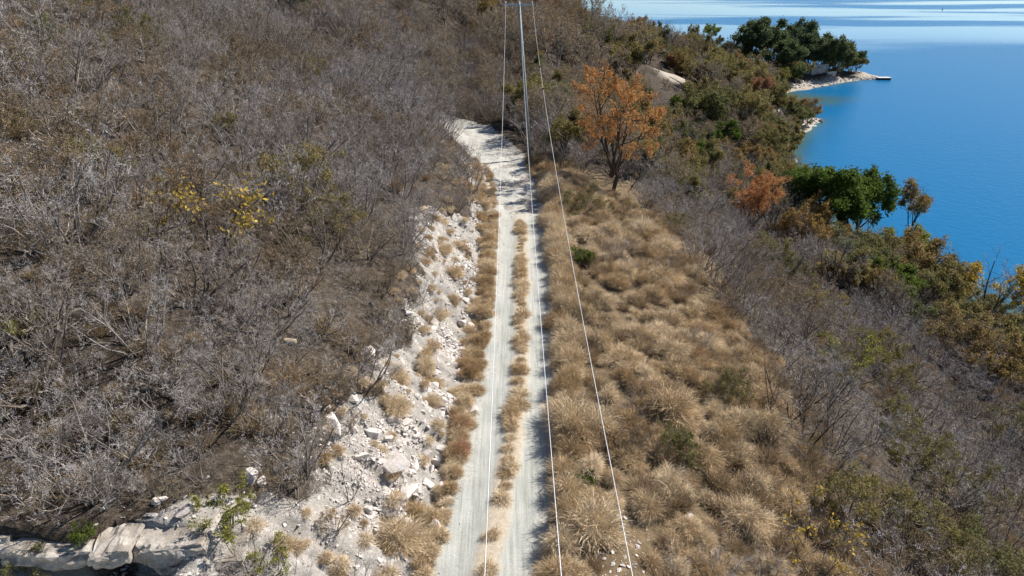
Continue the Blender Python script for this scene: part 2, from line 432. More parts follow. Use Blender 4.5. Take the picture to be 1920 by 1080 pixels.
def road_sheet():
    ya = np.concatenate([np.arange(2, 11, .5), np.arange(11, 40, .16), np.arange(40, 77, .3)])
    C = np.concatenate([np.stack([road_x(ya), ya, 0 * ya], 1), BEND[2:]])
    seg = np.hypot(*(C[1:, :2] - C[:-1, :2]).T); arc = np.concatenate([[0], np.cumsum(seg)])
    tt = np.concatenate([arc[:len(ya)], np.arange(arc[len(ya) - 1] + .5, arc[-1], .5)])
    C = np.stack([np.interp(tt, arc, C[:, k]) for k in range(3)], 1)
    T = np.gradient(C[:, :2], axis=0); k5 = np.ones(9) / 9
    T = np.stack([np.convolve(np.pad(T[:, k], 4, mode='edge'), k5, 'valid') for k in range(2)], 1)
    T /= np.linalg.norm(T, axis=1, keepdims=True)
    us = np.linspace(-1, 1, 31)
    U, Yg = np.meshgrid(us, tt + 2.0, indexing='ij')            # Yg: length along the road
    wl = 1.62 + .62 * sstep(48, 62, Yg) + .14 * vnoise(Yg, 0 * Yg, 1.3, 20) + .14 * vnoise(Yg, 0 * Yg, 3.7, 44)
    wr = 1.62 + .95 * sstep(44, 60, Yg) + .14 * vnoise(Yg, 0 * Yg + 5, 1.3, 21) + .14 * vnoise(Yg, 0 * Yg, 3.7, 45)
    off = np.where(U < 0, U * (wl + .45), U * (wr + .45))
    Xw = C[None, :, 0] + off * T[None, :, 1]; Yw = C[None, :, 1] - off * T[None, :, 0]
    fade = sstep(44, 54, Yg)
    stripm = (1 - sstep(.22, .50, np.abs(off + .05 + .12 * vnoise(Xw, Yw, .8, 22)))) * (1 - fade)
    rut = np.exp(-((off + .95) / .42) ** 2) + np.exp(-((off - .85) / .42) ** 2)
    z = -.035 * rut + .05 * stripm + .02 * vnoise(Xw, Yw, 1.1, 23) + fade * (.12 * vnoise(Xw, Yw, 1.9, 24) + .06 * vnoise(Xw, Yw, .6, 25))
    edge = sstep(.84, 1, np.abs(U))
    z = z * (1 - edge) + .012 - edge * .10
    zt = terrain(Xw, Yw); zb = np.where(Yg < 74, np.maximum(zt * edge, 0), zt * edge + (1 - edge) * np.maximum(zt, C[None, :, 2]))
    V = np.stack([Xw, Yw, z + zb], -1).reshape(-1, 3)
    nx, ny = U.shape; I = np.arange(nx * ny).reshape(nx, ny)
    F = np.stack([I[:-1, :-1], I[1:, :-1], I[1:, 1:], I[:-1, 1:]], -1).reshape(-1, 4)
    me = mesh_np('dirt_road', V, [F], [M['road']], smooth=True)
    attr(me, 'strip', np.clip(stripm + edge * .6, 0, 1))
    attr(me, 'loose', np.clip(sstep(.55, .95, np.abs(U) + .25 * vnoise(Xw, Yw, 1.0, 26)) * .8 + fade * (.45 + .5 * vnoise(Xw, Yw, 2.5, 27)) + .35 * sstep(34, 44, Yg), 0, 1))
    return me
tag(link('dirt_road', road_sheet()), kind='structure')

lx = axis([(-6000, -600, 600), (-600, 30, 45), (30, 130, 1.5), (130, 400, 27), (400, 7000, 600)])
ly = axis([(-1500, 0, 300), (0, 40, 8), (40, 250, 1.5), (250, 700, 25), (700, 12000, 900)])
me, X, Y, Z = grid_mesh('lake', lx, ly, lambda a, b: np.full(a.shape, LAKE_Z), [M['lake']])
S = -shore_sd(X, Y)
bay = 1 - sstep(3, 16, np.hypot((X - 78) / 1.2, (Y - 190) / .9) + 2.5 * vnoise(X, Y, 6, 28))  # green reflection of the evergreens in the bay, painted into the water colour
attr(me, 'shallow_and_reflection', np.clip(np.exp(-np.maximum(S, 0) / 1.6) * .8 + bay * .75, 0, 1))
attr(me, 'open', sstep(285, 400, Y + .25 * X - 50 * vnoise(X, Y, 90, 29)))
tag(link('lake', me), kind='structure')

# ------------------------------------------------------------------ plant builder
def branch_mesh(name, segs, mat):
    """segs (n,8): p0 p1 r0 r1 -> four-sided tapered limbs"""
    S = np.array(segs, float)
    p0, p1, r0, r1 = S[:, :3], S[:, 3:6], S[:, 6:7], S[:, 7:8]
    ax = p1 - p0; ax /= np.linalg.norm(ax, axis=1, keepdims=True) + 1e-9
    ref = np.where(np.abs(ax[:, 2:3]) > .9, np.array([[1., 0, 0]]), np.array([[0, 0, 1.]]))
    a = np.cross(ax, ref); a /= np.linalg.norm(a, axis=1, keepdims=True); b = np.cross(ax, a)
    ring0 = [p0 + r0 * a, p0 + r0 * b, p0 - r0 * a, p0 - r0 * b]
    ring1 = [p1 + r1 * a, p1 + r1 * b, p1 - r1 * a, p1 - r1 * b]
    V = np.stack(ring0 + ring1, 1).reshape(-1, 3)
    n = len(S); o = np.arange(n)[:, None] * 8
    F = np.concatenate([o + np.array([[i, (i + 1) % 4, 4 + (i + 1) % 4, 4 + i]]) for i in range(4)])
    return mesh_np(name, V, [F], [mat])
def ribbons(segs, rng):
    S = np.array(segs, float)
    p0, p1, r0, r1 = S[:, :3], S[:, 3:6], S[:, 6:7], S[:, 7:8]
    ax = p1 - p0; ax /= np.linalg.norm(ax, axis=1, keepdims=True) + 1e-9
    a = np.cross(ax, rng.normal(size=(len(S), 3))); a /= np.linalg.norm(a, axis=1, keepdims=True) + 1e-9
    V = np.stack([p0 - r0 * a, p0 + r0 * a, p1 + r1 * a, p1 - r1 * a], 1).reshape(-1, 3)
    F = np.arange(len(S) * 4).reshape(-1, 4)
    return V, F
def leaf_quads(P, size, rng, flat=.0):
    n = len(P)
    a = rng.normal(size=(n, 3)); a[:, 2] *= (1 - flat); a /= np.linalg.norm(a, axis=1, keepdims=True)
    b = np.cross(a, rng.normal(size=(n, 3))); b /= np.linalg.norm(b, axis=1, keepdims=True)
    s = size * rng.uniform(.6, 1.4, (n, 1))
    V = np.stack([P - a * s, P + b * s * .55, P + a * s, P - b * s * .55], 1).reshape(-1, 3)
    return V, np.arange(n * 4).reshape(-1, 4)

def grow(seed, stems, h, lean, kids, lenf, r0, up=.08, wander=.22, ang=.75, trunk=0.0, rt=.6):
    """recursive limbs: list per level of segments (p0 p1 r0 r1), and twig points"""
    rnd = random.Random(seed)
    levels = [[] for _ in range(len(kids) + 1)]
    pts = []
    def norm(v):
        l = math.sqrt(v[0] ** 2 + v[1] ** 2 + v[2] ** 2) + 1e-9
        return [v[0] / l, v[1] / l, v[2] / l]
    def run(p, d, L, r, lev):
        last = lev == len(kids)
        ns = 2 if last else (5 if lev == 0 else 3)
        nodes = []
        q = list(p); dd = list(d)
        for i in range(ns):
            w = wander * (1.0 if lev else .6)
            dd = norm([dd[0] + rnd.gauss(0, w), dd[1] + rnd.gauss(0, w), dd[2] + rnd.gauss(0, w) + up])
            q2 = [q[k] + dd[k] * L / ns for k in range(3)]
            if q2[2] < .04: q2[2] = .04
            ra = r * (1 - .72 * i / ns); rb = r * (1 - .72 * (i + 1) / ns)
            levels[lev].append((*q, *q2, ra, rb))
            nodes.append((q, q2, dd, rb)); q = q2
            if last: pts.append(q2)
        if last: return
        k = kids[lev]
        for j in range(k):
            t = (.30 if lev else .35) + (.70 if lev else .65) * (j + rnd.random()) / k
            i = min(int(t * ns), ns - 1); f = t * ns - i
            a, b, dd, rb = nodes[i]
            pp = [a[m] + (b[m] - a[m]) * f for m in range(3)]
            nd = norm([dd[m] + rnd.gauss(0, ang) for m in range(3)])
            run(pp, nd, L * lenf * rnd.uniform(.65, 1.2) * (1.15 - .45 * t), max(rb * rt, .0035), lev + 1)
    for s in range(stems):
        a = 2 * math.pi * (s + rnd.random() * .8) / stems
        ln = lean * rnd.uniform(.5, 1.25)
        d = norm([math.cos(a) * ln, math.sin(a) * ln, 1.0])
        o = [math.cos(a) * .08 * stems * .25, math.sin(a) * .08 * stems * .25, -.12]
        if trunk:
            p = [0, 0, -.25]; q = [rnd.gauss(0, .12), rnd.gauss(0, .12), trunk]
            if s == 0: levels[0].append((*p, *q, r0 * 1.7, r0 * 1.25))
            o = q
        run(o, d, h * rnd.uniform(.75, 1.1), r0 * rnd.uniform(.7, 1.1), 0)
    return levels, np.array(pts)

PROTO = {}
def proto(kind, seed, bark, twig, leaf=None, nleaf=0, lsize=.05, keep=1.0, twr=1.0, split=2, shell=0.0, **kw):
    """branches mesh and twigs (or crown) mesh of one plant"""
    lv, pts = grow(seed, **kw)
    rng = np.random.RandomState(seed)
    br = [s for l in lv[:split] for s in l]; tw = [s for l in lv[split:] for s in l]
    bm_ = branch_mesh(kind + '_branches', br, M[bark])
    tw = np.array(tw); tw[:, 6:8] = np.maximum(tw[:, 6:8] * twr, .0028)
    V, F = ribbons(tw, rng); idx = np.zeros(len(F), int); mats = [M[twig]]
    if leaf:
        n = int(len(pts) * nleaf)
        P = pts
        if shell:                                              # leaves kept mostly on one side / outside of the crown
            c = pts.mean(0); rad = np.linalg.norm((pts - c) / (pts.std(0) + 1e-6), axis=1)
            P = pts[rad > np.quantile(rad, shell)]
        if keep < 1:                                           # leaves gather in clumps
            c = P[rng.randint(0, len(P), max(3, int(40 * keep)))]
            dmin = np.min(np.linalg.norm(P[:, None] - c[None], axis=2), 1)
            P = P[dmin < np.quantile(dmin, keep)]
        P = P[rng.randint(0, len(P), n)] + rng.normal(0, lsize * 1.5, (n, 3))
        P[:, 2] = np.maximum(P[:, 2], .05)
        V2, F2 = leaf_quads(P, lsize, rng)
        F2 = F2 + len(V); V = np.concatenate([V, V2]); F = np.concatenate([F, F2])
        idx = np.concatenate([idx, np.ones(len(F2), int)]); mats.append(M[leaf])
    cm = mesh_np(kind + '_crown', V, [F], mats, idx)
    hgt = float(pts[:, 2].max()); rad = float(np.quantile(np.hypot(pts[:, 0], pts[:, 1]), .93))
    PROTO.setdefault(kind, []).append((bm_, cm, hgt, rad))

SHR = dict(stems=9, h=1.9, lean=.85, kids=(5, 6, 7), lenf=.47, r0=.036, up=.10, wander=.24, ang=.72)
for i in range(5): proto('bare', 10 + i, 'bark', 'twig', twr=1.15, **{**SHR, 'h': 1.8 + .15 * i, 'lean': .8 + .1 * i})
for i in range(3): proto('brown', 30 + i, 'bark', 'twig_brown', 'leaf_dry', .8, .022, twr=1.25, **{**SHR, 'h': 1.5})
for i in range(2): proto('olive', 40 + i, 'bark', 'twig_brown', 'leaf_olive', 1.6, .034, twr=1.0, **{**SHR, 'h': 1.8})
proto('dead', 50, 'dead', 'dead', **{**SHR, 'stems': 3, 'kids': (5, 4), 'h': 2.3, 'split': 1, 'up': .1}, twr=1.6)
proto('dead', 51, 'dead', 'dead', **{**SHR, 'stems': 2, 'kids': (6, 4), 'h': 2.6, 'split': 1, 'up': .02}, twr=1.6)
for i in range(2): proto('yellow_bush', 55 + i, 'bark_dark', 'twig_brown', 'leaf_yellow', .13, .07, shell=.3, **SHR)
for i in range(2): proto('lime_bush', 58 + i, 'bark', 'twig_brown', 'leaf_lime', .8, .034, **{**SHR, 'h': 1.2, 'stems': 7})
for i in range(2): proto('green_bush', 61 + i, 'bark', 'twig_brown', 'leaf_green', 1.7, .038, **{**SHR, 'h': 1.2, 'stems': 7})
# trees: multi-stemmed, crown rounded
TR = dict(stems=6, h=4.6, lean=.55, kids=(6, 6, 7), lenf=.50, r0=.085, up=.10, wander=.18, ang=.6, trunk=.7)
for i in range(3): proto('bare_tree', 70 + i, 'bark_dark', 'twig', twr=1.5, **{**TR, 'lean': .55 + .12 * i})
for i in range(3): proto('grey_tree', 75 + i, 'bark', 'twig', 'leaf_dry', .8, .07, twr=2.0, **{**TR, 'lean': .7})
for i in range(3): proto('olive_tree', 80 + i, 'bark_dark', 'twig_brown', 'leaf_olive', 3.6, .105, twr=1.3, **{**TR, 'lean': .75, 'h': 3.9})
for i in range(2): proto('ochre_tree', 84 + i, 'bark_dark', 'twig_brown', 'leaf_ochre', 3.0, .10, twr=1.3, **{**TR, 'lean': .7, 'h': 3.9})
for i in range(2): proto('rust_tree', 87 + i, 'bark_dark', 'twig_brown', 'leaf_rust', 2.6, .10, twr=1.3, **{**TR, 'lean': .7, 'h': 3.9})
for i in range(3): proto('green_tree', 90 + i, 'bark_dark', 'twig_brown', 'leaf_green', 5.5, .12, twr=1.3, **{**TR, 'lean': .85, 'h': 3.9, 'stems': 7})
for i in range(3): proto('deep_tree', 94 + i, 'bark_dark', 'twig_brown', 'leaf_deep', 5.0, .14, twr=1.3, **{**TR, 'lean': .65, 'stems': 7})
for i in range(2): proto('lime_tree', 98 + i, 'bark_dark', 'twig_brown', 'leaf_lime', 2.6, .10, twr=1.3, **{**TR, 'lean': .7, 'h': 3.9})
proto('orange_tree', 101, 'bark_dark', 'twig_brown', 'leaf_orange', 2.6, .042, twr=1.1, shell=.3, **{**TR, 'stems': 7, 'h': 4.8, 'lean': .62, 'kids': (8, 7, 8), 'r0': .10, 'trunk': .9, 'lenf': .42})
proto('orange_small', 102, 'bark_dark', 'twig_brown', 'leaf_orange', 5.0, .05, twr=1.1, **{**TR, 'lean': .8, 'h': 3.9})
proto('yellow_tree', 103, 'bark_dark', 'twig', 'leaf_ochre', 2.2, .09, keep=.55, twr=1.4, **{**TR, 'lean': .5, 'stems': 4})
proto('yellow_tree', 104, 'bark_dark', 'twig', 'leaf_yellow', 1.6, .085, keep=.45, twr=1.4, **{**TR, 'lean': .6, 'stems': 4})
proto('sapling', 105, 'bark_dark', 'twig', 'leaf_yellow', .25, .07, keep=.3, twr=1.1, split=2, stems=5, h=2.6, lean=.8, kids=(5, 4, 4), lenf=.5, r0=.032, up=.08, wander=.15, ang=.5)
proto('sapling', 106, 'bark_dark', 'twig', None, twr=1.2, split=2, stems=5, h=2.8, lean=.75, kids=(6, 5, 4), lenf=.5, r0=.036, up=.10, wander=.14, ang=.5)

FIRST = {}                                                      # first object using a mesh, for the stuff objects below
def put(kind, var, name, label, cat, loc, h=None, scale=None, rot=None, group=None, squash=1.0):
    bmh, cm, H0, R0 = PROTO[kind][var % len(PROTO[kind])]
    s = scale if scale else h / H0
    e = link(name, None, loc=loc)
    e.empty_display_size = .3
    e.rotation_euler = (0, 0, rot if rot is not None else random.uniform(0, 6.283))
    e.scale = (s, s, s * squash)
    tag(e, label, cat, group)
    tree = name.endswith('tree')
    a = link('trunk' if tree else 'branches', bmh, e); b = link('crown' if tree else 'twigs', cm, e)
    FIRST.setdefault(bmh.name, a); FIRST.setdefault(cm.name, b)
    return e

def tuft_mesh(name, seed, n, hgt, rad, mat, wid=.007, lay=.35, foot=.42):
    """a fluffy dome: fine blades from a small foot, each with its own lean, bending over at the tip"""
    rng = np.random.RandomState(seed)
    a = rng.uniform(0, 6.283, n); b0 = rad * foot * np.sqrt(rng.uniform(0, 1, n)); a2 = a + rng.normal(0, .9, n)
    th = np.abs(rng.normal(0, .62, n)).clip(0, 1.35); L = hgt * rng.uniform(.55, 1.12, n)
    wind = rng.uniform(0, 6.283)
    p0 = np.stack([b0 * np.cos(a), b0 * np.sin(a), -.06 + (.45 * hgt * (1 - (b0 / (rad * foot)) ** 2) if foot > .6 else 0 * a)], 1)
    bend = rng.uniform(.1, .9, n)
    P = [p0]; q = p0
    for k, f in enumerate((.4, .33, .27)):
        t2 = th + bend * (k / 2.0) * .9
        ax = a2 + rng.normal(0, .25, n)
        d = np.stack([np.sin(t2) * np.cos(ax) * rad / hgt * 1.05 + lay * .12 * k * math.cos(wind), np.sin(t2) * np.sin(ax) * rad / hgt * 1.05 + lay * .12 * k * math.sin(wind), np.cos(t2)], 1)
        q = q + d * (L * f)[:, None]; q[:, 2] = np.maximum(q[:, 2], .02); P.append(q)
    side = rng.normal(size=(n, 3)); side[:, 2] *= .4; side /= np.linalg.norm(side, axis=1, keepdims=True)
    w = wid * rng.uniform(.6, 1.4, (n, 1))
    V = np.stack([P[0] - side * w, P[0] + side * w, P[1] - side * w, P[1] + side * w, P[2] - side * w * .8, P[2] + side * w * .8, P[3]], 1).reshape(-1, 3)
    o = np.arange(n)[:, None] * 7
    Q = np.concatenate([o + np.array([[0, 1, 3, 2]]), o + np.array([[2, 3, 5, 4]])]); T = o + np.array([[4, 5, 6]])
    return mesh_np(name, V, [Q, T], [mat])
def dome_mesh(name, seed, n, hgt, rad, mat, wid=.008, blade=.42, lobes=3):
    """rounded tussock: short fine blades standing out all over a lumpy dome, bending at the tips"""
    rng = np.random.RandomState(seed)
    ph = rng.uniform(0, 6.283, n); cz = rng.uniform(-.05, 1, n); sr = np.sqrt(1 - cz.clip(0, 1) ** 2)
    nrm = np.stack([sr * np.cos(ph), sr * np.sin(ph), cz], 1)
    lump = 1 + .22 * np.sin(lobes * ph + rng.uniform(0, 6)) * sr + .12 * np.sin((lobes + 2) * ph + 7 * cz)
    core = nrm * np.array([rad, rad, hgt]) * lump[:, None] * rng.uniform(.30, .68, n)[:, None]
    d = nrm * np.array([.75, .75, .55]) + rng.normal(0, .62, (n, 3)) + np.array([0, 0, .30])
    d /= np.linalg.norm(d, axis=1, keepdims=True)
    L = blade * hgt * rng.uniform(.5, 1.2, (n, 1))
    P = [core]; q = core
    for k, f in enumerate((.45, .32, .23)):
        d = d + nrm * np.array([.18, .18, 0]) + np.array([0, 0, -.24 * k]) + rng.normal(0, .22, (n, 3)); d /= np.linalg.norm(d, axis=1, keepdims=True)
        q = q + d * L * f; q = np.stack([q[:, 0], q[:, 1], np.maximum(q[:, 2], .02)], 1); P.append(q)
    side = rng.normal(size=(n, 3)); side -= d * np.sum(side * d, 1, keepdims=True); side /= np.linalg.norm(side, axis=1, keepdims=True)
    w = wid * rng.uniform(.6, 1.4, (n, 1))
    V = np.stack([P[0] - side * w, P[0] + side * w, P[1] - side * w, P[1] + side * w, P[2] - side * w * .8, P[2] + side * w * .8, P[3]], 1).reshape(-1, 3)
    o = np.arange(n)[:, None] * 7
    Q = np.concatenate([o + np.array([[0, 1, 3, 2]]), o + np.array([[2, 3, 5, 4]])]); T = o + np.array([[4, 5, 6]])
    return mesh_np(name, V, [Q, T], [mat])
TUFT = {'straw': [dome_mesh('straw_tuft', 200 + i, 2700, .85, .80, M['grass'], .0042, .55, 2 + i % 3) for i in range(6)],
        'rust': [dome_mesh('rusty_tuft', 210 + i, 2300, .8, .75, M['grass_rust'], .0042, .55) for i in range(2)],
        'small': [dome_mesh('small_tuft', 220 + i, 720, .36, .42, M['grass'], .0042, .75) for i in range(5)],
        'mound': [dome_mesh('grass_mound', 250 + i, 7200, 1.1, 1.35, M['grass'], .0047, .40, 3 + i) for i in range(4)],
        'brown': [tuft_mesh('brown_tuft', 230 + i, 420, .75, .8, M['grass_brown'], .008) for i in range(3)]}

def rock_mesh(name, seed, mat, flat=.65, n=15):
    rng = np.random.RandomState(seed)
    bm = bmesh.new()
    for k in range(n):
        v = rng.normal(size=3); v /= np.linalg.norm(v); v = np.sign(v) * np.abs(v) ** .7
        bm.verts.new((v[0] * .55 * rng.uniform(.8, 1.1), v[1] * .42 * rng.uniform(.8, 1.1), v[2] * .42 * flat))
    r = bmesh.ops.convex_hull(bm, input=bm.verts)
    bmesh.ops.delete(bm, geom=[g for g in r['geom_interior'] if isinstance(g, bmesh.types.BMVert)], context='VERTS')
    bmesh.ops.bevel(bm, geom=list(bm.edges), offset=.018, segments=1, affect='EDGES')
    me = bpy.data.meshes.new(name); bm.to_mesh(me); bm.free(); me.materials.append(M[mat]); return me
ROCK = [rock_mesh('limestone_block', 300 + i, 'stone', .5 + .12 * (i % 5)) for i in range(9)]
ROCK_TAN = [rock_mesh('tan_block', 320 + i, 'stone_tan', .5) for i in range(3)]
ROCK_GREY = [rock_mesh('grey_block', 330 + i, 'stone_grey', .6) for i in range(3)]

def stuff(name, label, cat, meshes_objs, P, rot, scl, kid):
    """one object that repeats the given plants or stones over its points"""
    me = bpy.data.meshes.new(name)
    P = np.asarray(P, np.float32)
    me.vertices.add(len(P)); me.vertices.foreach_set('co', P.ravel())
    a = me.attributes.new('rot', 'FLOAT_VECTOR', 'POINT'); a.data.foreach_set('vector', np.asarray(rot, np.float32).ravel())
    a = me.attributes.new('scl', 'FLOAT_VECTOR', 'POINT'); a.data.foreach_set('vector', np.asarray(scl, np.float32).ravel())
    a = me.attributes.new('kid', 'INT', 'POINT'); a.data.foreach_set('value', np.asarray(kid, np.int32))
    o = link(name, me); tag(o, label, cat, kind='stuff')
    ng = bpy.data.node_groups.new(name, 'GeometryNodeTree')
    ng.interface.new_socket('Geometry', in_out='INPUT', socket_type='NodeSocketGeometry')
    ng.interface.new_socket('Geometry', in_out='OUTPUT', socket_type='NodeSocketGeometry')
    N = ng.nodes; gi = N.new('NodeGroupInput'); go = N.new('NodeGroupOutput'); jn = N.new('GeometryNodeJoinGeometry')
    def named(nm, typ):
        n = N.new('GeometryNodeInputNamedAttribute'); n.data_type = typ; n.inputs['Name'].default_value = nm; return n.outputs[0]
    rv = named('rot', 'FLOAT_VECTOR'); sv = named('scl', 'FLOAT_VECTOR'); kv = named('kid', 'INT')
    e2r = N.new('FunctionNodeEulerToRotation'); ng.links.new(rv, e2r.inputs[0])
    for i, group in enumerate(meshes_objs):
        cmpn = N.new('FunctionNodeCompare'); cmpn.data_type = 'INT'; cmpn.operation = 'EQUAL'
        ng.links.new(kv, cmpn.inputs[2]); cmpn.inputs[3].default_value = i
        for ob in group:
            oi = N.new('GeometryNodeObjectInfo'); oi.inputs['Object'].default_value = ob; oi.transform_space = 'ORIGINAL'; oi.inputs['As Instance'].default_value = True
            ip = N.new('GeometryNodeInstanceOnPoints')
            ng.links.new(gi.outputs[0], ip.inputs['Points']); ng.links.new(cmpn.outputs[0], ip.inputs['Selection'])
            ng.links.new(oi.outputs['Geometry'], ip.inputs['Instance']); ng.links.new(e2r.outputs[0], ip.inputs['Rotation']); ng.links.new(sv, ip.inputs['Scale'])
            ng.links.new(ip.outputs[0], jn.inputs[0])
    ng.links.new(jn.outputs[0], go.inputs[0])
    md = o.modifiers.new('scatter', 'NODES'); md.node_group = ng
    return o

random.seed(7)
rng = np.random.RandomState(7)
taken = []                                                     # (x, y, r): no shrub grows here
def size_m(px, depth): return px * depth / FPX

# ------------------------------------------------------------------ power line
pole_base, pd_ = at(994, 296)
pole_base.z = gz(pole_base.x, pole_base.y)
top_r = ray(973, 6); tt = pole_base.y / top_r[1]
pole_top = Vector((top_r[0] * tt, pole_base.y, CAM_Z + top_r[2] * tt))
def tube(name, pts, r, mat, parent=None, sides=8, r1=None):
    n = len(pts); V = []; F = []
    for i, p in enumerate(pts):
        a = (pts[min(i + 1, n - 1)] - pts[max(i - 1, 0)]).normalized()
        s = a.cross(Vector((0, 0, 1)) if abs(a.z) < .9 else Vector((1, 0, 0))).normalized(); t = s.cross(a)
        rr = r if r1 is None else r + (r1 - r) * i / (n - 1)
        V += [p + s * rr * math.cos(6.28318 * k / sides) + t * rr * math.sin(6.28318 * k / sides) for k in range(sides)]
    Q = [[i * sides + k, i * sides + (k + 1) % sides, (i + 1) * sides + (k + 1) % sides, (i + 1) * sides + k] for i in range(n - 1) for k in range(sides)]
    V += [pts[0], pts[-1]]
    T = [[len(V) - 2, (k + 1) % sides, k] for k in range(sides)] + [[len(V) - 1, (n - 1) * sides + k, (n - 1) * sides + (k + 1) % sides] for k in range(sides)]
    return link(name, mesh_np(name, [tuple(v) for v in V], [Q, T], [mat], smooth=True), parent)
def box(name, c, size, mat, parent=None, rz=0.0, bev=.01):
    bm = bmesh.new(); bmesh.ops.create_cube(bm, size=1.0)
    bmesh.ops.scale(bm, vec=size, verts=bm.verts)
    if bev: bmesh.ops.bevel(bm, geom=list(bm.edges), offset=bev, segments=1, affect='EDGES')
    bmesh.ops.rotate(bm, matrix=Matrix.Rotation(rz, 3, 'Z'), verts=bm.verts); bmesh.ops.translate(bm, vec=c, verts=bm.verts)
    me = bpy.data.meshes.new(name); bm.to_mesh(me); bm.free(); me.materials.append(mat); return link(name, me, parent)
pole = link('utility_pole', None, loc=pole_base)
tag(pole, 'tall leaning grey utility pole with crossarm beside the road bend', 'utility pole')
pt = pole_top - pole_base
tube('shaft', [Vector((0, 0, -.6)), pt * .5, pt + Vector((0, 0, .12))], .17, M['pole'], pole, 12, .105)
arm_c = pt + Vector((.0, -.16, -.12))
box('crossarm', arm_c, (2.5, .11, .13), M['steel'], pole)
wx = [-1.12, 0.06, 1.14]
for k, x in enumerate(wx):
    c = arm_c + Vector((x, 0, .07 if k != 1 else .35))
    ins = tube('insulator', [c, c + Vector((0, 0, .08)), c + Vector((0, 0, .10)), c + Vector((0, 0, .2))], .05, M['porcelain'], pole, 10)
    tube('skirt', [c + Vector((0, 0, .07)), c + Vector((0, 0, .12))], .085, M['porcelain'], ins, 10, .05)
for sx in (-1, 1):
    tube('brace', [arm_c + Vector((sx * .75, .02, -.05)), pt + Vector((0, -.1, -.95))], .022, M['steel'], pole, 6)
cols = [(-.42, 'left wire of the three, ending at the crossarm\'s left tip'), (.76, 'middle wire of the three, meeting the pole top'), (1.86, 'right wire of the three, with two small dark clumps on it')]
wire_pts = []
for k, (x0, lab) in enumerate(cols):
    end = pole_base + arm_c + Vector((wx[k], 0, .27 if k != 1 else .55))
    pts = []
    for y in np.concatenate([np.arange(-36, end.y, 1.6), [end.y]]):
        f = (y - 8) / (end.y - 8)
        ff = max(f, -.9)
        z = (CAM_Z - 8.6) + (end.z - CAM_Z + 8.6) * ff * ff
        x = x0 + (end.x - x0) * np.clip(f, 0, 1) ** 1.0
        pts.append(Vector((x, y, z)))
    wire_pts.append(pts)
    tag(tube('power_line', pts, .0068, M['wire'], None, 6), 'thin pale ' + lab, 'power line', 'power lines over the road')
def wire_at(k, py):
    best = min(wire_pts[k], key=lambda p: abs(to_px(p.x, p.y, p.z)[1] - py) if p.y > 3 else 1e9)
    return best
for py, w in ((120, 'upper'), (165, 'lower')):
    p = wire_at(2, py)
    me = tuft_mesh('air_plant', 240 + py, 60, .10, .12, M['bark_dark'], .008)
    o = link('clump', me, loc=p + Vector((0, 0, -.02))); o.name = 'wire_clump'
    tag(o, '%s of two small dark clumps on the right wire' % w, 'air plant', 'clumps on the right wire')

# ------------------------------------------------------------------ special trees and bushes, placed where they stand
def special(kind, var, name, label, px, py_base, hpx, cat='tree', squash=1.0, rot=None, clear=.35, group=None):
    p, dep = at(px, py_base)
    r = ray(px, py_base); dw = math.sqrt(1 - 0)                 # height from pixels: a vertical thing seen at this slope
    dr = math.atan2(-r[2], r[1])
    h = hpx * dep / FPX / math.cos(dr) * .94
    e = put(kind, var, name, label, cat, (p.x, p.y, p.z - .05), h=h / squash, rot=rot, squash=squash, group=group)
    taken.append((p.x, p.y, h * clear))
    return e
special('orange_tree', 0, 'orange_leaved_tree', 'big orange-leaved tree with dark forked trunk right of the road bend', 1148, 358, 240, rot=.6)
special('orange_small', 0, 'orange_leaved_tree', 'smaller orange-brown tree left of the dense green tree', 1404, 452, 145, clear=.95)
special('green_tree', 0, 'evergreen_tree', 'dense green tree right beside the smaller orange tree', 1525, 448, 142, clear=.5)
special('green_tree', 1, 'evergreen_tree', 'dense dark green tree overlooking the lake, behind the wispy tree', 1605, 440, 128, clear=.5)
special('yellow_tree', 0, 'wispy_tree', 'wispy half-bare tree standing out against the lake', 1705, 445, 108)
special('yellow_tree', 1, 'yellow_tree', 'yellow-topped tree with slanting dark stems at the far right edge', 1845, 615, 150)
special('yellow_tree', 0, 'yellow_tree', 'thin yellowish tree cut by the right edge of the photo', 1915, 600, 110)
special('ochre_tree', 0, 'ochre_tree', 'small tree with a patch of orange-yellow leaves above the dark bare trees', 1668, 555, 118)
special('lime_tree', 0, 'lime_tree', 'pale green tree behind the orange-yellow patch', 1700, 500, 78)
special('bare_tree', 0, 'bare_tree', 'bare grey tree with dark trunk below the lake edge', 1765, 565, 110)
special('bare_tree', 1, 'bare_tree', 'wide dark bare tree below the dense green trees', 1560, 560, 135, clear=.5)
special('bare_tree', 2, 'bare_tree', 'dark leafless tree under the smaller orange tree', 1465, 545, 95)
special('bare_tree', 0, 'bare_tree', 'dark leafless tree with slanting stems above the green bush', 1660, 610, 110)
special('sapling', 1, 'bare_tree', 'bare slender tree with upright dark stems at the grass edge', 1462, 795, 185, rot=1.0)
special('sapling', 1, 'bare_tree', 'bare tree with dark stems fanning right at the grass edge', 1510, 830, 190, rot=2.4)
special('sapling', 0, 'bare_sapling', 'bare sapling with a few yellow leaves at the lower grass edge', 1515, 1030, 120, 'sapling', rot=.3)
special('sapling', 0, 'bare_sapling', 'second yellow-tipped sapling at the lower grass edge, nearer the bottom', 1530, 1085, 110, 'sapling', rot=2.0)
special('green_bush', 0, 'green_bush', 'small bright green bush among dark bare trees by the lake', 1750, 590, 52, 'bush')
special('lime_bush', 0, 'lime_bush', 'small yellow-green bush beside the bright green one', 1795, 605, 35, 'bush')
special('lime_bush', 1, 'lime_bush', 'yellow-green leafy bush behind the bare trees at the grass edge', 1580, 705, 70, 'bush')
special('olive', 0, 'olive_bush', 'olive leafy bush on the lake slope below the yellow tree', 1830, 680, 70, 'bush')
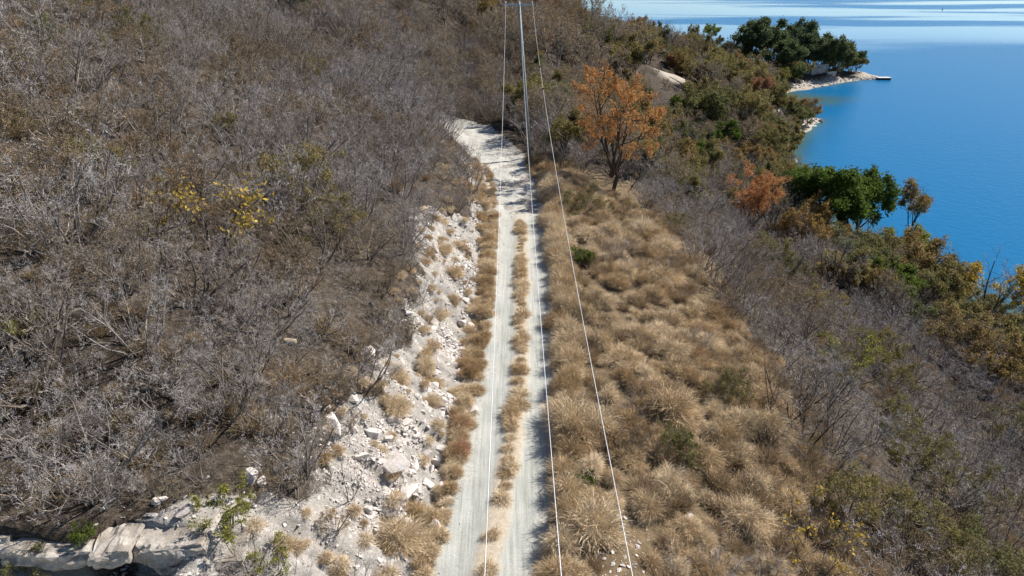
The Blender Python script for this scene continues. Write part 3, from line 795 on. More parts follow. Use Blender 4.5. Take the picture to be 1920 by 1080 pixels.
special('yellow_bush', 0, 'yellow_leaved_bush', 'dark bush with scattered yellow leaves on the left hillside', 395, 460, 150, 'bush')
special('yellow_bush', 1, 'yellow_leaved_bush', 'small dark bush with yellow leaves left of the larger one', 330, 360, 50, 'bush')
special('olive', 1, 'olive_bush', 'olive-yellow bush right of the yellow-leaved bush on the hillside', 560, 385, 120, 'bush')
special('lime_bush', 0, 'lime_bush', 'bright lime bush at the top edge of the hillside', 478, 24, 30, 'bush')
special('lime_bush', 1, 'lime_bush', 'low yellow-green bush just below the top lime bush', 517, 66, 22, 'bush')
special('green_tree', 2, 'evergreen_tree', 'dark green tree at the top edge right of the lime bush', 556, 34, 55)
special('lime_bush', 1, 'lime_bush', 'sparse yellow-green bush at the left edge of the hillside', 40, 625, 45, 'bush')
special('green_bush', 1, 'green_bush', 'small green bush growing through the limestone ledge', 160, 1012, 26, 'bush')
special('olive', 0, 'olive_bush', 'olive and grey bush in front of the ledge shadow at bottom left', 55, 1078, 62, 'bush')
special('lime_bush', 0, 'lime_bush', 'yellow-green bush right of the limestone ledge', 425, 985, 62, 'bush')
special('lime_bush', 1, 'lime_bush', 'yellow-leaved bush among rubble at the bottom', 515, 1070, 42, 'bush')
special('sapling', 1, 'bare_shrub', 'dark bare shrub spreading over the pale scree', 655, 935, 95, 'shrub', rot=4.0)
special('sapling', 1, 'bare_shrub', 'bare dark-stemmed shrub between scree and roadside grass up the road', 845, 400, 85, 'shrub')
special('sapling', 1, 'bare_shrub', 'second dark-stemmed bare shrub in the grass left of the upper road', 878, 385, 60, 'shrub')
special('green_bush', 1, 'green_bush', 'tiny green bush in the dry grass right of the road near the bottom', 1098, 905, 26, 'bush')
special('green_bush', 0, 'green_bush', 'tiny green bush in the roadside grass, the upper of two', 1094, 800, 20, 'bush')
special('green_bush', 1, 'green_bush', 'green patch of bush in the dry grass halfway up the verge', 1095, 495, 34, 'bush')
special('green_bush', 0, 'green_bush', 'green bush under bare twigs in the middle of the dry grass', 1283, 845, 28, 'bush')
special('bare', 1, 'bare_shrub', 'grey shrub standing in the dry grass beside the upper road', 1160, 490, 70, 'shrub')
special('bare', 2, 'bare_shrub', 'pale grey shrub in the dry grass below the clumps', 1310, 655, 50, 'shrub')
special('olive', 0, 'olive_bush', 'olive bush in the dry grass at the top of the verge', 1085, 400, 60, 'bush')
special('olive', 1, 'olive_bush', 'olive shrub at the outer edge of the dry grass', 1365, 755, 60, 'bush')
for i, (px, py, hp, v, lab) in enumerate([(88, 445, 110, 0, 'bleached dead bush on the left hillside, the whitest'), (128, 300, 100, 1, 'long bleached dead branch leaning on the upper left hillside'),
        (350, 330, 50, 0, 'short bleached dead shrub above the yellow-leaved bush'), (265, 130, 70, 1, 'pale dead branches near the top of the left hillside'),
        (560, 150, 60, 0, 'pale dead branches below the top evergreen on the hillside'), (78, 900, 45, 0, 'bleached dead stump above the limestone ledge'), (190, 955, 70, 1, 'pale dead branches hanging over the limestone ledge'),
        (235, 795, 70, 0, 'pale dead bush in the scrub above the ledge'), (690, 200, 50, 1, 'bleached twigs in the scrub left of the road bend'), (20, 700, 60, 1, 'bleached dead bush at the left edge')]):
    special('dead', v, 'dead_bush', lab, px, py, hp, 'dead bush', clear=.15)
for px, py, hp, v, lab in [(40, 925, 85, 0, 'grey twiggy shrub on top of the ledge at the left edge'), (120, 940, 95, 2, 'grey twiggy shrub on top of the ledge, left of its middle'), (205, 945, 80, 3, 'grey twiggy shrub on top of the ledge, over its right part'),
        (275, 925, 70, 1, 'grey shrub above the right end of the ledge'), (380, 905, 70, 4, 'grey shrub above the rubble right of the ledge')]:
    special('bare', v, 'bare_shrub', lab, px, py, hp, 'shrub', clear=.2)
# the point of land across the bay
for px, py, hp, kind, v, lab in [(1405, 128, 92, 'deep_tree', 0, 'large dark evergreen at the left of the peninsula grove'), (1440, 120, 86, 'deep_tree', 1, 'tallest rounded evergreen of the peninsula grove'),
        (1492, 112, 76, 'deep_tree', 2, 'airy evergreen on the far side of the peninsula grove'), (1468, 150, 76, 'deep_tree', 0, 'dark evergreen in the front of the peninsula grove, left of the stone wall'),
        (1530, 132, 60, 'deep_tree', 1, 'dark evergreen behind the stone wall on the peninsula'), (1562, 140, 76, 'deep_tree', 2, 'evergreen with greenish edge at the right of the peninsula grove'),
        (1516, 126, 66, 'deep_tree', 0, 'evergreen in the middle of the grove behind the stone wall'), (1545, 130, 60, 'deep_tree', 2, 'evergreen closing the grove right of the stone wall'), (1605, 134, 40, 'deep_tree', 1, 'small round tree alone at the tip of the peninsula'), (1488, 153, 36, 'green_tree', 0, 'low green tree just left of the stone wall'),
        (1330, 80, 36, 'lime_tree', 0, 'pale yellow-green tree at the left end of the peninsula'), (1252, 100, 70, 'bare_tree', 1, 'dark bare tree on the skyline above the pale road cut'),
        (1200, 66, 38, 'rust_tree', 0, 'orange tree on the skyline by the lake corner'), (1300, 78, 34, 'ochre_tree', 1, 'ochre tree between the bare skyline tree and the pale green one'),
        (1462, 165, 40, 'lime_tree', 1, 'bright green leaning tree at the bay\'s back'), (745, 78, 34, 'rust_tree', 1, 'small red-brown tree left of the power lines'),
        (1070, 110, 26, 'rust_tree', 0, 'small red tree right of the power lines'), (1072, 130, 28, 'ochre_tree', 0, 'small ochre tree just below the red one'),
        (950, 48, 34, 'rust_tree', 1, 'orange tree beside the left wire near the top'), (885, 62, 36, 'olive_tree', 1, 'green-olive tree left of the wires at the top'),
        (1410, 225, 44, 'rust_tree', 1, 'dark rusty bush above the rocky point'), (1345, 95, 30, 'olive_tree', 2, 'olive tree under the pale yellow-green tree'),
        (1272, 235, 60, 'green_tree', 1, 'green tree right of the big orange tree')]:
    special(kind, v, 'tree' if 'bush' not in lab else 'bush', lab, px, py, hp, 'tree' if 'bush' not in lab else 'bush', clear=.25)

# ------------------------------------------------------------------ roadside grass tufts
tufts = []                                                     # (x, y, kind, scale, label, group)
def tuft_px(px, py, wpx, kind='straw', label=None, group=None):
    p, dep = at(px, py)
    tufts.append([p.x, p.y, kind, size_m(wpx, dep) / (1.75 if kind != 'small' else .85), label, group])
for px, py, w, kind, lab in [
        (742, 1020, 110, 'straw', 'biggest straw tuft on the scree near the bottom'), (775, 965, 60, 'straw', 'straw tuft just above the biggest one near the bottom'),
        (740, 770, 78, 'straw', 'lower of two big round tufts halfway up the scree'), (745, 712, 66, 'straw', 'upper of two big round tufts halfway up the scree'),
        (800, 695, 62, 'straw', 'round tuft right of the two big ones on the scree'), (808, 760, 62, 'straw', 'dull brownish tuft below the round one on the scree'),
        (660, 700, 34, 'straw', 'lone small tuft at the scree\'s left edge'), (825, 595, 44, 'straw', 'tuft in mid scree, lowest of a rising row of three'),
        (852, 520, 48, 'straw', 'tuft high on the scree, topmost of a rising row'), (850, 570, 40, 'straw', 'tuft high on the scree, middle of a rising row'),
        (832, 475, 42, 'straw', 'tuft under the bare shrub on the upper scree'), (862, 850, 62, 'rust', 'rusty red tuft by the road and the stone heap'),
        (862, 800, 52, 'rust', 'rusty tuft just above the reddest one by the road'), (880, 745, 52, 'straw', 'roadside tuft just above the white stone'),
        (805, 975, 48, 'straw', 'tuft between the stone heap and the big bottom tuft'), (855, 890, 36, 'straw', 'small tuft beside the stone heap'),
        (900, 640, 42, 'straw', 'roadside tuft on the left verge, halfway up'), (905, 590, 38, 'straw', 'pale tuft on the left verge above halfway'),
        (870, 690, 34, 'straw', 'small tuft on the left verge among pale stones'), (912, 545, 36, 'straw', 'tuft on the left verge high up the road')]:
    tuft_px(px, py, w, kind, lab)
y = 12.0; k = 0
strip_y = []
while y < 47:
    strip_y.append(y); y += rng.uniform(.35, .85) * (2.0 if y < 18 else 1.0)
for y in strip_y:
    x = float(road_x(y)) - .05 + rng.normal(0, .07)
    tufts.append([x, y, 'small', rng.uniform(.6, 1.25) * (1 if y > 16 else .85), None, 'tufts between the wheel ruts'])
y = 19.0
while y < 62:                                                 # left verge row
    w = .25 * sstep(40, 60, y)
    tufts.append([float(road_x(y)) - 2.05 - w * 3 - abs(rng.normal(0, .28)), y, 'straw' if rng.random() < .94 else 'rust', rng.uniform(.45, .85), None, 'tufts along the left verge'])
    y += rng.uniform(.55, 1.2)
y = 7.5
while y < 62:                                                 # right verge row, leaning over the wheel track
    tufts.append([float(road_x(y)) + 2.28 + rng.normal(0, .2) + 1.0 * float(sstep(48, 60, y)), y, 'straw', rng.uniform(.85, 1.25), None, 'tufts along the right verge'])
    y += rng.uniform(.75, 1.3)
# the grassy shoulder on the right
cand = []
yy = 7.5
while yy < 62:
    xx = 2.9
    while xx < 14.5:
        cand.append((xx + rng.normal(0, .3), yy + rng.normal(0, .3)))
        xx += 1.0
    yy += 1.0
for a, b in cand:
    d_ = a
    lim = 12.0 + 1.4 * float(vnoise(a, b, 5, 31)) - 1.8 * float(sstep(28, 40, b)) - 4.2 * float(sstep(46, 62, b))
    if d_ > lim - float(road_x(b)) * -1: continue
    if any((a - t[0]) ** 2 + (b - t[1]) ** 2 < (t[2] * .6) ** 2 for t in taken): continue
    if float(vnoise(a, b, 2.2, 32)) < -.25: continue
    if a < 5.2 and a > 3.5 and b > 12.5 and b < 18: continue     # bare stony gap
    tufts.append([a + float(road_x(b)), b, 'straw' if rng.random() < .9 else 'brown', rng.uniform(.5, 1.0) * (1.6 if rng.random() < .14 else 1), None, 'tufts on the grassy shoulder'])
mounds = []
for i in range(900):
    b = rng.uniform(10, 56); a = rng.uniform(4.4, 11.6 - 1.6 * float(sstep(28, 40, b)) - 4 * float(sstep(44, 58, b)))
    if 12 < b < 19 and a < 6.2: continue
    s_ = rng.uniform(.55, 1.1)
    if all((a - m[0]) ** 2 + (b - m[1]) ** 2 > (1.0 * (s_ + m[2])) ** 2 for m in mounds): mounds.append((a, b, s_))
mounds = mounds[:95]
tufts = [t for t in tufts if t[5] != 'tufts on the grassy shoulder' or all((t[0] - float(road_x(t[1])) - m[0]) ** 2 + (t[1] - m[1]) ** 2 > (1.0 * m[2]) ** 2 for m in mounds)]
for a, b, s_ in mounds: tufts.append([a + float(road_x(b)), b, 'mound', s_, None, 'grass mounds on the shoulder'])
T = []
for t in tufts:
    z = gz(t[0], t[1]); px, py, dep = to_px(t[0], t[1], z)
    if not (-250 < px < 2150 and -50 < py < 1500): continue
    T.append((z, dep, t[3] * (.5 if t[2] == 'small' else 1) / dep + (9 if t[4] else 0), t))
T.sort(key=lambda r: -r[2])
ind, rest = T[:300], T[300:]
def ordinal(n): return '%d%s' % (n, 'th' if 10 <= n % 100 <= 20 else {1: 'st', 2: 'nd', 3: 'rd'}.get(n % 10, 'th'))
rows = {}
for z, dep, key, t in sorted(ind, key=lambda r: r[3][1]):
    g = t[5]
    if t[4] is None and g in ('tufts between the wheel ruts', 'tufts along the left verge', 'tufts along the right verge'):
        rows[g] = rows.get(g, 0) + 1
        t[4] = {'tufts between the wheel ruts': 'small straw tuft between the wheel ruts, %s from the bottom', 'tufts along the left verge': 'straw tuft in the row along the left verge, %s from the bottom',
                'tufts along the right verge': 'straw tuft in the row shading the right rut, %s from the bottom'}[g] % ordinal(rows[g])
    elif t[4] is None:
        ro = t[0] - float(road_x(t[1]))
        t[4] = ('straw' if t[2] == 'straw' else 'big straw' if t[2] == 'mound' else 'brownish') + (' mound ' if t[2] == 'mound' else ' tuft ') + ('just behind the right verge row' if ro < 5 else 'mid-way across the dry shoulder' if ro < 8.5 else 'at the dry shoulder\'s outer edge') + (', near the bottom' if t[1] < 22 else ', halfway up' if t[1] < 36 else ', far up the road')
    if g is None: t[5] = 'tufts on the scree'
    me = TUFT[t[2]][rng.randint(len(TUFT[t[2]]))]
    o = link('grass_mound' if t[2] == 'mound' else 'grass_tuft', me, loc=(t[0], t[1], z)); s = t[3]
    o.rotation_euler = (rng.normal(0, .10), rng.normal(0, .10), rng.uniform(0, 6.28)); o.scale = (s * rng.uniform(.75, 1.3), s * rng.uniform(.8, 1.2), s * (rng.uniform(.6, 1.1) if t[2] == 'mound' else rng.uniform(1.1, 1.45) if t[5] == 'tufts along the right verge' else rng.uniform(.8, 1.25)))
    tag(o, t[4], 'grass tuft', t[5]); FIRST.setdefault(me.name, o)
# the brown tufts are also needed for the undergrowth
for i, (px, py) in enumerate([(600, 620), (470, 800), (1330, 900)]):
    p, dep = at(px, py)
    o = link('grass_tuft', TUFT['brown'][i], loc=p); tag(o, ['brown grass tuft at the lower edge of the hillside scrub', 'brown grass tuft in the scrub above the ledge', 'brownish tuft beside a dark gap in the dry grass'][i], 'grass tuft')
    FIRST.setdefault(TUFT['brown'][i].name, o)
# remaining tufts and fine dry grass between them
P = []; RT = []; SCL = []; K = []
objs = [[FIRST[m.name]] for m in TUFT['straw'] + TUFT['small'] + TUFT['brown'] if m.name in FIRST]
names = [m.name for m in TUFT['straw'] + TUFT['small'] + TUFT['brown'] if m.name in FIRST]
nst = sum(n.startswith('straw') for n in names); nsm = sum(n.startswith('small') for n in names); nbr = sum(n.startswith('brown') for n in names)
for z, dep, key, t in rest:
    P.append((t[0], t[1], z)); s = t[3]; SCL.append((s, s, s)); RT.append((0, 0, rng.uniform(0, 6.28)))
    K.append(rng.randint(nst) if t[2] in ('straw', 'rust', 'mound') else nst + rng.randint(nsm) if t[2] == 'small' else nst + nsm + rng.randint(nbr))
for i in range(1300):
    b = rng.uniform(7, 64); a = rng.uniform(2.0, 14.5)
    if a > 13 + 1.4 * float(vnoise(a, b, 5, 31)) - 1.8 * float(sstep(28, 40, b)) - 4.2 * float(sstep(46, 62, b)): continue
    if 3.4 < a < 5.0 and 12.5 < b < 18 and rng.random() < .9: continue
    x = a + float(road_x(b))
    P.append((x, b, 0)); s = rng.uniform(.5, 1.2); SCL.append((s, s, s)); RT.append((0, 0, rng.uniform(0, 6.28))); K.append(nst + rng.randint(nsm) if rng.random() < .55 else nst + nsm + rng.randint(nbr))
for i in range(540):                                          # thin grass on the scree and verges
    b = rng.uniform(12, 62); a = -rng.uniform(1.7, 6.0)
    if rng.random() < .5: a = -1.75 - abs(rng.normal(0, .3))
    P.append((a + float(road_x(b)), b, 0)); s = rng.uniform(.35, 1.0); SCL.append((s, s, s)); RT.append((0, 0, rng.uniform(0, 6.28))); K.append(nst + rng.randint(nsm))
P = np.array(P); P[:, 2] = terrain(P[:, 0], P[:, 1])
stuff('dry_grass', 'short dry straw grass between the tufts', 'grass', objs, P, RT, SCL, K)

# ------------------------------------------------------------------ stones on the scree
stones = []
def stone_px(px, py, wpx, lab, tan=False, flat=1.0, deep=1.0, rot=None):
    p, dep = at(px, py)
    s = size_m(wpx, dep) / .98
    o = link('limestone_boulder' if s > .55 else 'stone', (ROCK_TAN if tan else ROCK)[len(stones) % (3 if tan else 9)], loc=(p.x, p.y, p.z + .07 * s))
    o.scale = (s, s * deep, s * flat); o.rotation_euler = (rng.normal(0, .2), rng.normal(0, .2), rot if rot is not None else rng.uniform(0, 6.28))
    tag(o, lab, 'boulder' if s > .55 else 'stone', 'stones on the scree'); stones.append(o); FIRST.setdefault(o.data.name, o)
for a in [(735, 875, 60, 'largest white boulder, left of the stone heap', False, .9, 1.2), (622, 800, 66, 'long flat white slab at the scrub edge', False, .5, .55, 2.2), (828, 845, 32, 'flat white stone at the top of the stone heap', False, .7, .7, -.3),
          (800, 853, 26, 'white stone at the top left of the heap', False), (818, 864, 26, 'white stone in the middle of the heap', False), (797, 872, 18, 'small white stone at the left of the heap', False), (808, 880, 18, 'small white block low in the heap', False),
          (835, 878, 30, 'greyish block at the right of the heap', False), (844, 857, 22, 'brownish stone at the heap\'s right end', True), (802, 908, 30, 'slab just below the stone heap', False, .7, .6, -.6), (821, 918, 34, 'long tilted slab below the heap', False, .7, .55, .8),
          (836, 942, 32, 'white block below the tilted slab', False), (823, 986, 30, 'lowest white stone by the road edge', False), (885, 772, 26, 'bright white stone on the verge by the road', False), (762, 925, 46, 'broad low white stone below the largest boulder', False, .5),
          (778, 826, 16, 'small white stone above the heap', False), (694, 662, 26, 'white stone on bare soil near the scrub edge', False), (545, 642, 30, 'reddish white rock among the scrub', True), (640, 1055, 36, 'tan rock cluster stone at the bottom, right', True), (618, 1048, 26, 'tan rock at the bottom, left of its neighbour', True),
          (890, 655, 24, 'white stone on the left verge halfway up', False), (880, 615, 24, 'white stone beside the left verge tufts', False), (865, 605, 18, 'white stone left of the verge, higher', False), (907, 540, 22, 'flat white stone high on the verge', False, .6), (872, 565, 20, 'pale stone beside a tuft high on the scree', False),
          (815, 470, 30, 'long white slab high on the scree', False, .6, .5, 1.9), (790, 395, 26, 'pink-white outcrop block at the top of the scree', True), (775, 412, 22, 'pale outcrop block at the scree\'s upper edge', False), (920, 505, 14, 'white stone by the far verge', False),
          (1290, 975, 26, 'grey-white stone in a hollow of the dry grass', False), (1057, 415, 16, 'white stone in the dry grass right of the upper road', False), (470, 895, 34, 'white block at the top of the rubble right of the ledge', False), (490, 905, 26, 'white stone next to the rubble top block', False),
          (345, 960, 40, 'pale block at the right end of the ledge', False), (300, 940, 26, 'white block standing on the ledge', False), (430, 945, 24, 'white stone beside the yellow-green bush', False), (350, 1030, 24, 'white stone on the rubble right of the ledge floor', False), (520, 1015, 40, 'tan slab in the rubble at the bottom', True, .6)]:
    stone_px(*a)
auto = []
tries = 0
while len(auto) < 190 and tries < 9000:
    tries += 1
    b = 11.5 + 50 * rng.random() ** 1.4
    a = -rng.uniform(1.9, 8.5) + float(road_x(b))
    if scree_mask(np.array([a]), np.array([b]))[0] < .5: continue
    den = float(vnoise(a, b, 2.4, 33))
    if den < -.1 and rng.random() < .8: continue
    if a < -7.6 and b < POCKET_Y: continue
    auto.append((a, b, .20 + .42 * rng.random() ** 2.5))
for a, b, s in auto:
    me = ROCK[rng.randint(9)]; ro = a - float(road_x(b))
    o = link('stone', me, loc=(a, b, gz(a, b) + .02)); o.scale = (s, s * rng.uniform(.6, 1), s * rng.uniform(.6, 1.1)); o.rotation_euler = (rng.normal(0, .3), rng.normal(0, .3), rng.uniform(0, 6.28))
    tag(o, 'small pale stone ' + ('at the scree foot' if ro > -3.2 else 'in mid scree' if ro > -4.8 else 'high on the scree') + (', near the bottom' if b < 19 else ', halfway up' if b < 30 else ', far up'), 'stone', 'small stones on the scree'); FIRST.setdefault(me.name, o)
P = []; SCL = []; K = []
while len(P) < 12000:
    n = 4000
    b = 10.5 + 52 * rng.random_sample(n) ** 1.35; a = road_x(b) - rng.uniform(1.7, 9.5, n)
    m = scree_mask(a, b) * (.12 + .88 * sstep(-.15, .6, vnoise(a, b, 2.4, 33) + .5 * vnoise(a, b, .8, 34)))
    m = np.where((a < -7.6) & (b < POCKET_Y), .10, m)
    ok = rng.random_sample(n) < m
    for x, y in zip(a[ok], b[ok]):
        s = .035 + (.26 if x - float(road_x(y)) > -4 else .15) * rng.random() ** 2.6
        P.append((x, y, 0)); SCL.append((s, s * rng.uniform(.6, 1), s * rng.uniform(.5, 1)))
n0 = len(P)
for i in range(3200):                                         # gravel thrown to the road's edges and its rocky upper stretch
    b = 11 + 60 * rng.random(); up = float(sstep(34, 56, b))
    a = float(road_x(b)) + (rng.choice([-1.85, 1.7]) + rng.normal(0, .25) if rng.random() > up * .8 else rng.uniform(-2.4, 2.2))
    s = .02 + .05 * rng.random() ** 2 * (1 + 2.2 * up)
    P.append((a, b, 0)); SCL.append((s, s, s * .7))
for i in range(900):                                          # stony gap in the grass and shore rubble
    if i < 260: a, b = rng.uniform(3.2, 5.2), rng.uniform(12.5, 18.5); a += float(road_x(b)); s = .05 + .16 * rng.random() ** 2
    else:
        t = rng.random(); a = 76 + 38 * t + rng.normal(0, 1.2); b = 203 + 22 * t + rng.normal(0, 1.6); s = .3 + .9 * rng.random() ** 2
    if i >= 700: a, b = 66 + rng.normal(0, 4), 160 + rng.normal(0, 4); s = .3 + 1.1 * rng.random() ** 2
    P.append((a, b, 0)); SCL.append((s, s, s * .6))
P = np.array(P); P[:, 2] = np.where(np.abs(P[:, 0] - road_x(P[:, 1])) < 1.9, .012, terrain(P[:, 0], P[:, 1])) + .01
keep = P[:, 2] > LAKE_Z - .2
P = P[keep]; SCL = np.array(SCL)[keep]
RT = np.stack([rng.normal(0, .4, len(P)), rng.normal(0, .4, len(P)), rng.uniform(0, 6.28, len(P))], 1)
stuff('rubble', 'loose pale limestone rubble and gravel', 'rubble', [[FIRST[m.name]] for m in ROCK if m.name in FIRST], P, RT, SCL, rng.randint(0, sum(m.name in FIRST for m in ROCK), len(P)))

# ------------------------------------------------------------------ limestone ledge, bottom left
def bed_block(seed, w, dpt, hgt):
    """angular block with broken corners"""
    rg = np.random.RandomState(seed); bm = bmesh.new()
    for sx in (-1, 1):
        for sy in (-1, 1):
            for sz in (-1, 1):
                for k in range(3):
                    c = np.array([sx * w / 2, sy * dpt / 2, sz * hgt / 2]); cut = rg.uniform(0, .26, 3) * np.array([w * .6, dpt * .35, hgt])
                    bm.verts.new(tuple(c - np.array([sx, sy, sz]) * cut))
    for k in range(9): bm.verts.new((rg.uniform(-.45, .45) * w, -dpt / 2 - rg.uniform(0, .16), rg.uniform(-.45, .45) * hgt))
    r = bmesh.ops.convex_hull(bm, input=bm.verts)
    bmesh.ops.delete(bm, geom=[g for g in r['geom_interior'] if isinstance(g, bmesh.types.BMVert)], context='VERTS')
    bmesh.ops.triangulate(bm, faces=bm.faces)
    for it in range(3): bmesh.ops.subdivide_edges(bm, edges=[e for e in bm.edges if e.calc_length() > .16], cuts=1, use_grid_fill=False); bmesh.ops.triangulate(bm, faces=bm.faces)
    bm.normal_update(); off = Vector((seed * 3.7, 0, 0))
    for v in bm.verts:
        p = Vector((v.co.x, v.co.y, v.co.z * 2.2)) + off
        v.co += v.normal * (.11 * mnoise.noise(p * 2.2) + .06 * mnoise.noise(p * 6)) - Vector((0, 0, 0)) + v.normal * (-.05 if mnoise.noise(Vector((0, 0, v.co.z * 9)) + off) > .15 else 0)
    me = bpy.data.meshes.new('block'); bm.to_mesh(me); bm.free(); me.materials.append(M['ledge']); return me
ledge = link('limestone_ledge', None, loc=(-10, 13.5, 4)); tag(ledge, 'overhanging pale limestone ledge with deep shadow beneath at bottom left', 'rock ledge')
lg = np.random.RandomState(5); n_ = 0
for bed, (dz, th, yf) in enumerate([(-.78, .30, 12.72), (-.36, .62, 12.45)]):
    x = -17.2 + .5 * bed
    while x < -8.7 - .2 * bed:
        w = lg.uniform(.8, 2.3); zt = 3.96 + .11 * (-(x + w / 2) - 9) + dz - (.14 if x < -10.9 else 0)
        front = yf + lg.normal(0, .09); dp = 14.1 - front
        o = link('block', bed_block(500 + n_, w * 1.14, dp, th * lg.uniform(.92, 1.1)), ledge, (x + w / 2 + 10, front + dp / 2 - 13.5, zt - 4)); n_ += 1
        o.rotation_euler = (lg.normal(0, .02), lg.normal(0, .035), lg.normal(0, .05))
        x += w

taken.append((at(1534, 140)[0].x, at(1534, 140)[0].y - 6, 8.0))
# ------------------------------------------------------------------ scrub over the hillsides
def scatter(x0, x1, y0, y1, step, jit=.4):
    X, Y = np.meshgrid(np.arange(x0, x1, step), np.arange(y0, y1, step), indexing='ij')
    X = X + rng.uniform(-jit, jit, X.shape) * step; Y = Y + rng.uniform(-jit, jit, Y.shape) * step
    return X.ravel(), Y.ravel()
def in_view(x, y, z, mx=300, my=170):
    px, py, d = to_px(x, y, z)
    return (d > 6) & (px > -mx) & (px < 1920 + mx) & (py > -my) & (py < 1080 + my)
plants = []                                                    # x y z kind scale squash zone
def add_zone(xs, ys, zone):
    zs = terrain(xs, ys); d = xs - road_x(ys); s = shore_sd(xs, ys); sc = scree_mask(xs, ys, d)
    ok = in_view(xs, ys, zs) & (s > 1.2)
    for t in taken: ok &= ((xs - t[0]) ** 2 + (ys - t[1]) ** 2) > (t[2] * .8) ** 2
    n1 = vnoise(xs, ys, 9, 40); n2 = vnoise(xs, ys, 15, 41)
    if zone == 'shoulder':
        ok &= (d > 4.2) & (d < 11) & (ys < 58) & (vnoise(xs, ys, 3.2, 49) > .12) & (rng.random_sample(len(xs)) < .6)
    elif zone == 'slope':
        ok &= bend_near(xs, ys)[0] > 3.0
    elif zone == 'fringe':
        ok &= (((sc > .02) & (sc < .9)) | ((ys < 19) & (d < -4.2) & (rng.random_sample(len(xs)) < .4))) & (d < -3) & ~((xs < -7.2) & (ys < POCKET_Y + .3))
    elif zone in ('left', 'fill'):
        ok &= ((d < -3.0) | (ys > 79)) & ((rng.random_sample(len(xs)) > sc * (1.0 if zone == 'left' else .80)) & ((sc < .5) | (zone == 'fill'))) & (ys < 112)
        ok &= ~((xs < -7.2) & (ys < POCKET_Y + .7)) & ((bend_near(xs, ys)[0] > 2.9) | (ys < 72))
        ok &= ~((ys > 52) & (ys < 74) & (d > -3.6 - .6 * (zone == 'left')))
    elif zone == 'right':
        lim = 12.6 + 1.4 * vnoise(xs - road_x(ys), ys, 5, 31) - 1.8 * sstep(28, 40, ys) - 4.2 * sstep(46, 62, ys)
        lim = lim - 3.0 * sstep(58, 66, ys)
        ok &= (np.where(ys > 80, xs > -1.6, d > np.maximum(lim - 1.2 * sstep(58, 66, ys), 3.0))) & (ys < 112) & (bend_near(xs, ys)[0] > 3.4)
    else:
        ok &= (ys >= 112) & (ys < 300)
        ok &= ~(np.hypot((xs - cut_p.x - .22 * (ys - cut_p.y)) / 4.6, (ys - cut_p.y + 3) / 13.0) < 1)
        ok &= ~((xs > 76) & (s < 4.2)) & ~((np.hypot(xs - 68, ys - 163) < 7) & (s < 6))
    for i in np.where(ok)[0]:
        x, y, z = xs[i], ys[i], zs[i]; u = rng.random(); a, b = n1[i], n2[i]
        dd, ss = d[i], s[i]
        if zone == 'shoulder':
            kind = 'brown' if u < .5 else 'olive' if u < .75 else 'bare'; sc_ = rng.uniform(.4, .72)
        elif zone == 'slope':
            kind = 'grey_tree' if u < .35 else 'brown' if u < .5 else 'bare'; sc_ = rng.uniform(.5, .75) if u < .35 else rng.uniform(.9, 1.5)
        elif zone == 'fringe':
            kind = 'bare' if u < .6 else 'brown'; sc_ = rng.uniform(.3, .6)
        elif zone in ('left', 'fill'):
            near = y < 45
            kind = 'olive' if (b > .38 and u > .6) else 'brown' if (u < .16 + .5 * a + .18 * float(sstep(55, 20, y))) else 'olive' if u > .93 - .10 * b - .06 * float(sstep(60, 20, y)) else 'bare'
            sc_ = rng.uniform(1.0, 1.6) if zone == 'left' else rng.uniform(.45, .95)
            if kind == 'olive': sc_ *= .75
            if y > 60: sc_ *= 1.25
            if dd > -7.5: sc_ *= .75
        elif zone == 'right':
            low = (dd - 12) / 30
            if ss < 28 and u < .36: kind = 'bare_tree' if u < .10 else 'grey_tree' if u < .18 else 'olive_tree' if u < .29 else 'green_tree' if u < .31 else 'ochre_tree'
            elif y > 62 and u < .30: kind = 'grey_tree' if u < .2 else 'olive_tree'
            else: kind = 'brown' if u < .30 + .35 * a else 'olive' if u > .93 - .10 * b else 'bare'
            sc_ = rng.uniform(.6, 1.45)
            if 'tree' in kind: sc_ = rng.uniform(.55, .85)
            if y > 58: sc_ *= 1.2
        else:
            shore_side = sstep(75, 25, ss)
            o = .62 * sstep(48, 16, ss) + .10 * b - .03
            kind = 'olive_tree' if u < o else 'ochre_tree' if u < o + .10 else 'rust_tree' if u < o + .125 else 'grey_tree'
            sc_ = rng.uniform(.65, 1.15)
            if ss < 42:
                if rng.random() < .5 and ss > 5: continue
                sc_ *= 1.0 + .45 * float(sstep(4, 14, ss)) * float(sstep(205, 185, y))
        if abs(x - cut_p.x - .22 * (y - cut_p.y)) < 5.5 and cut_p.y - 48 < y < cut_p.y + 5: kind = 'bare' if u < .6 else 'brown'; sc_ = rng.uniform(.6, .95)
        plants.append((x, y, z, kind, sc_, rng.uniform(.85, 1.1), 'left' if zone in ('fringe', 'fill') else 'far' if zone == 'slope' else 'right' if zone == 'shoulder' else zone))
add_zone(*scatter(-75, -2, 9, 112, 2.45), 'left')
add_zone(*scatter(-75, -2, 9, 112, 1.65), 'fill')
add_zone(*scatter(-30, 16, 77, 114, 2.1), 'slope')
add_zone(*scatter(-14, -3, 11, 60, 1.15), 'fringe')
add_zone(*scatter(3, 14, 10, 60, 1.9), 'shoulder')
add_zone(*scatter(3, 66, 8, 112, 1.95), 'right')
add_zone(*scatter(-90, 118, 112, 300, 3.3), 'far')

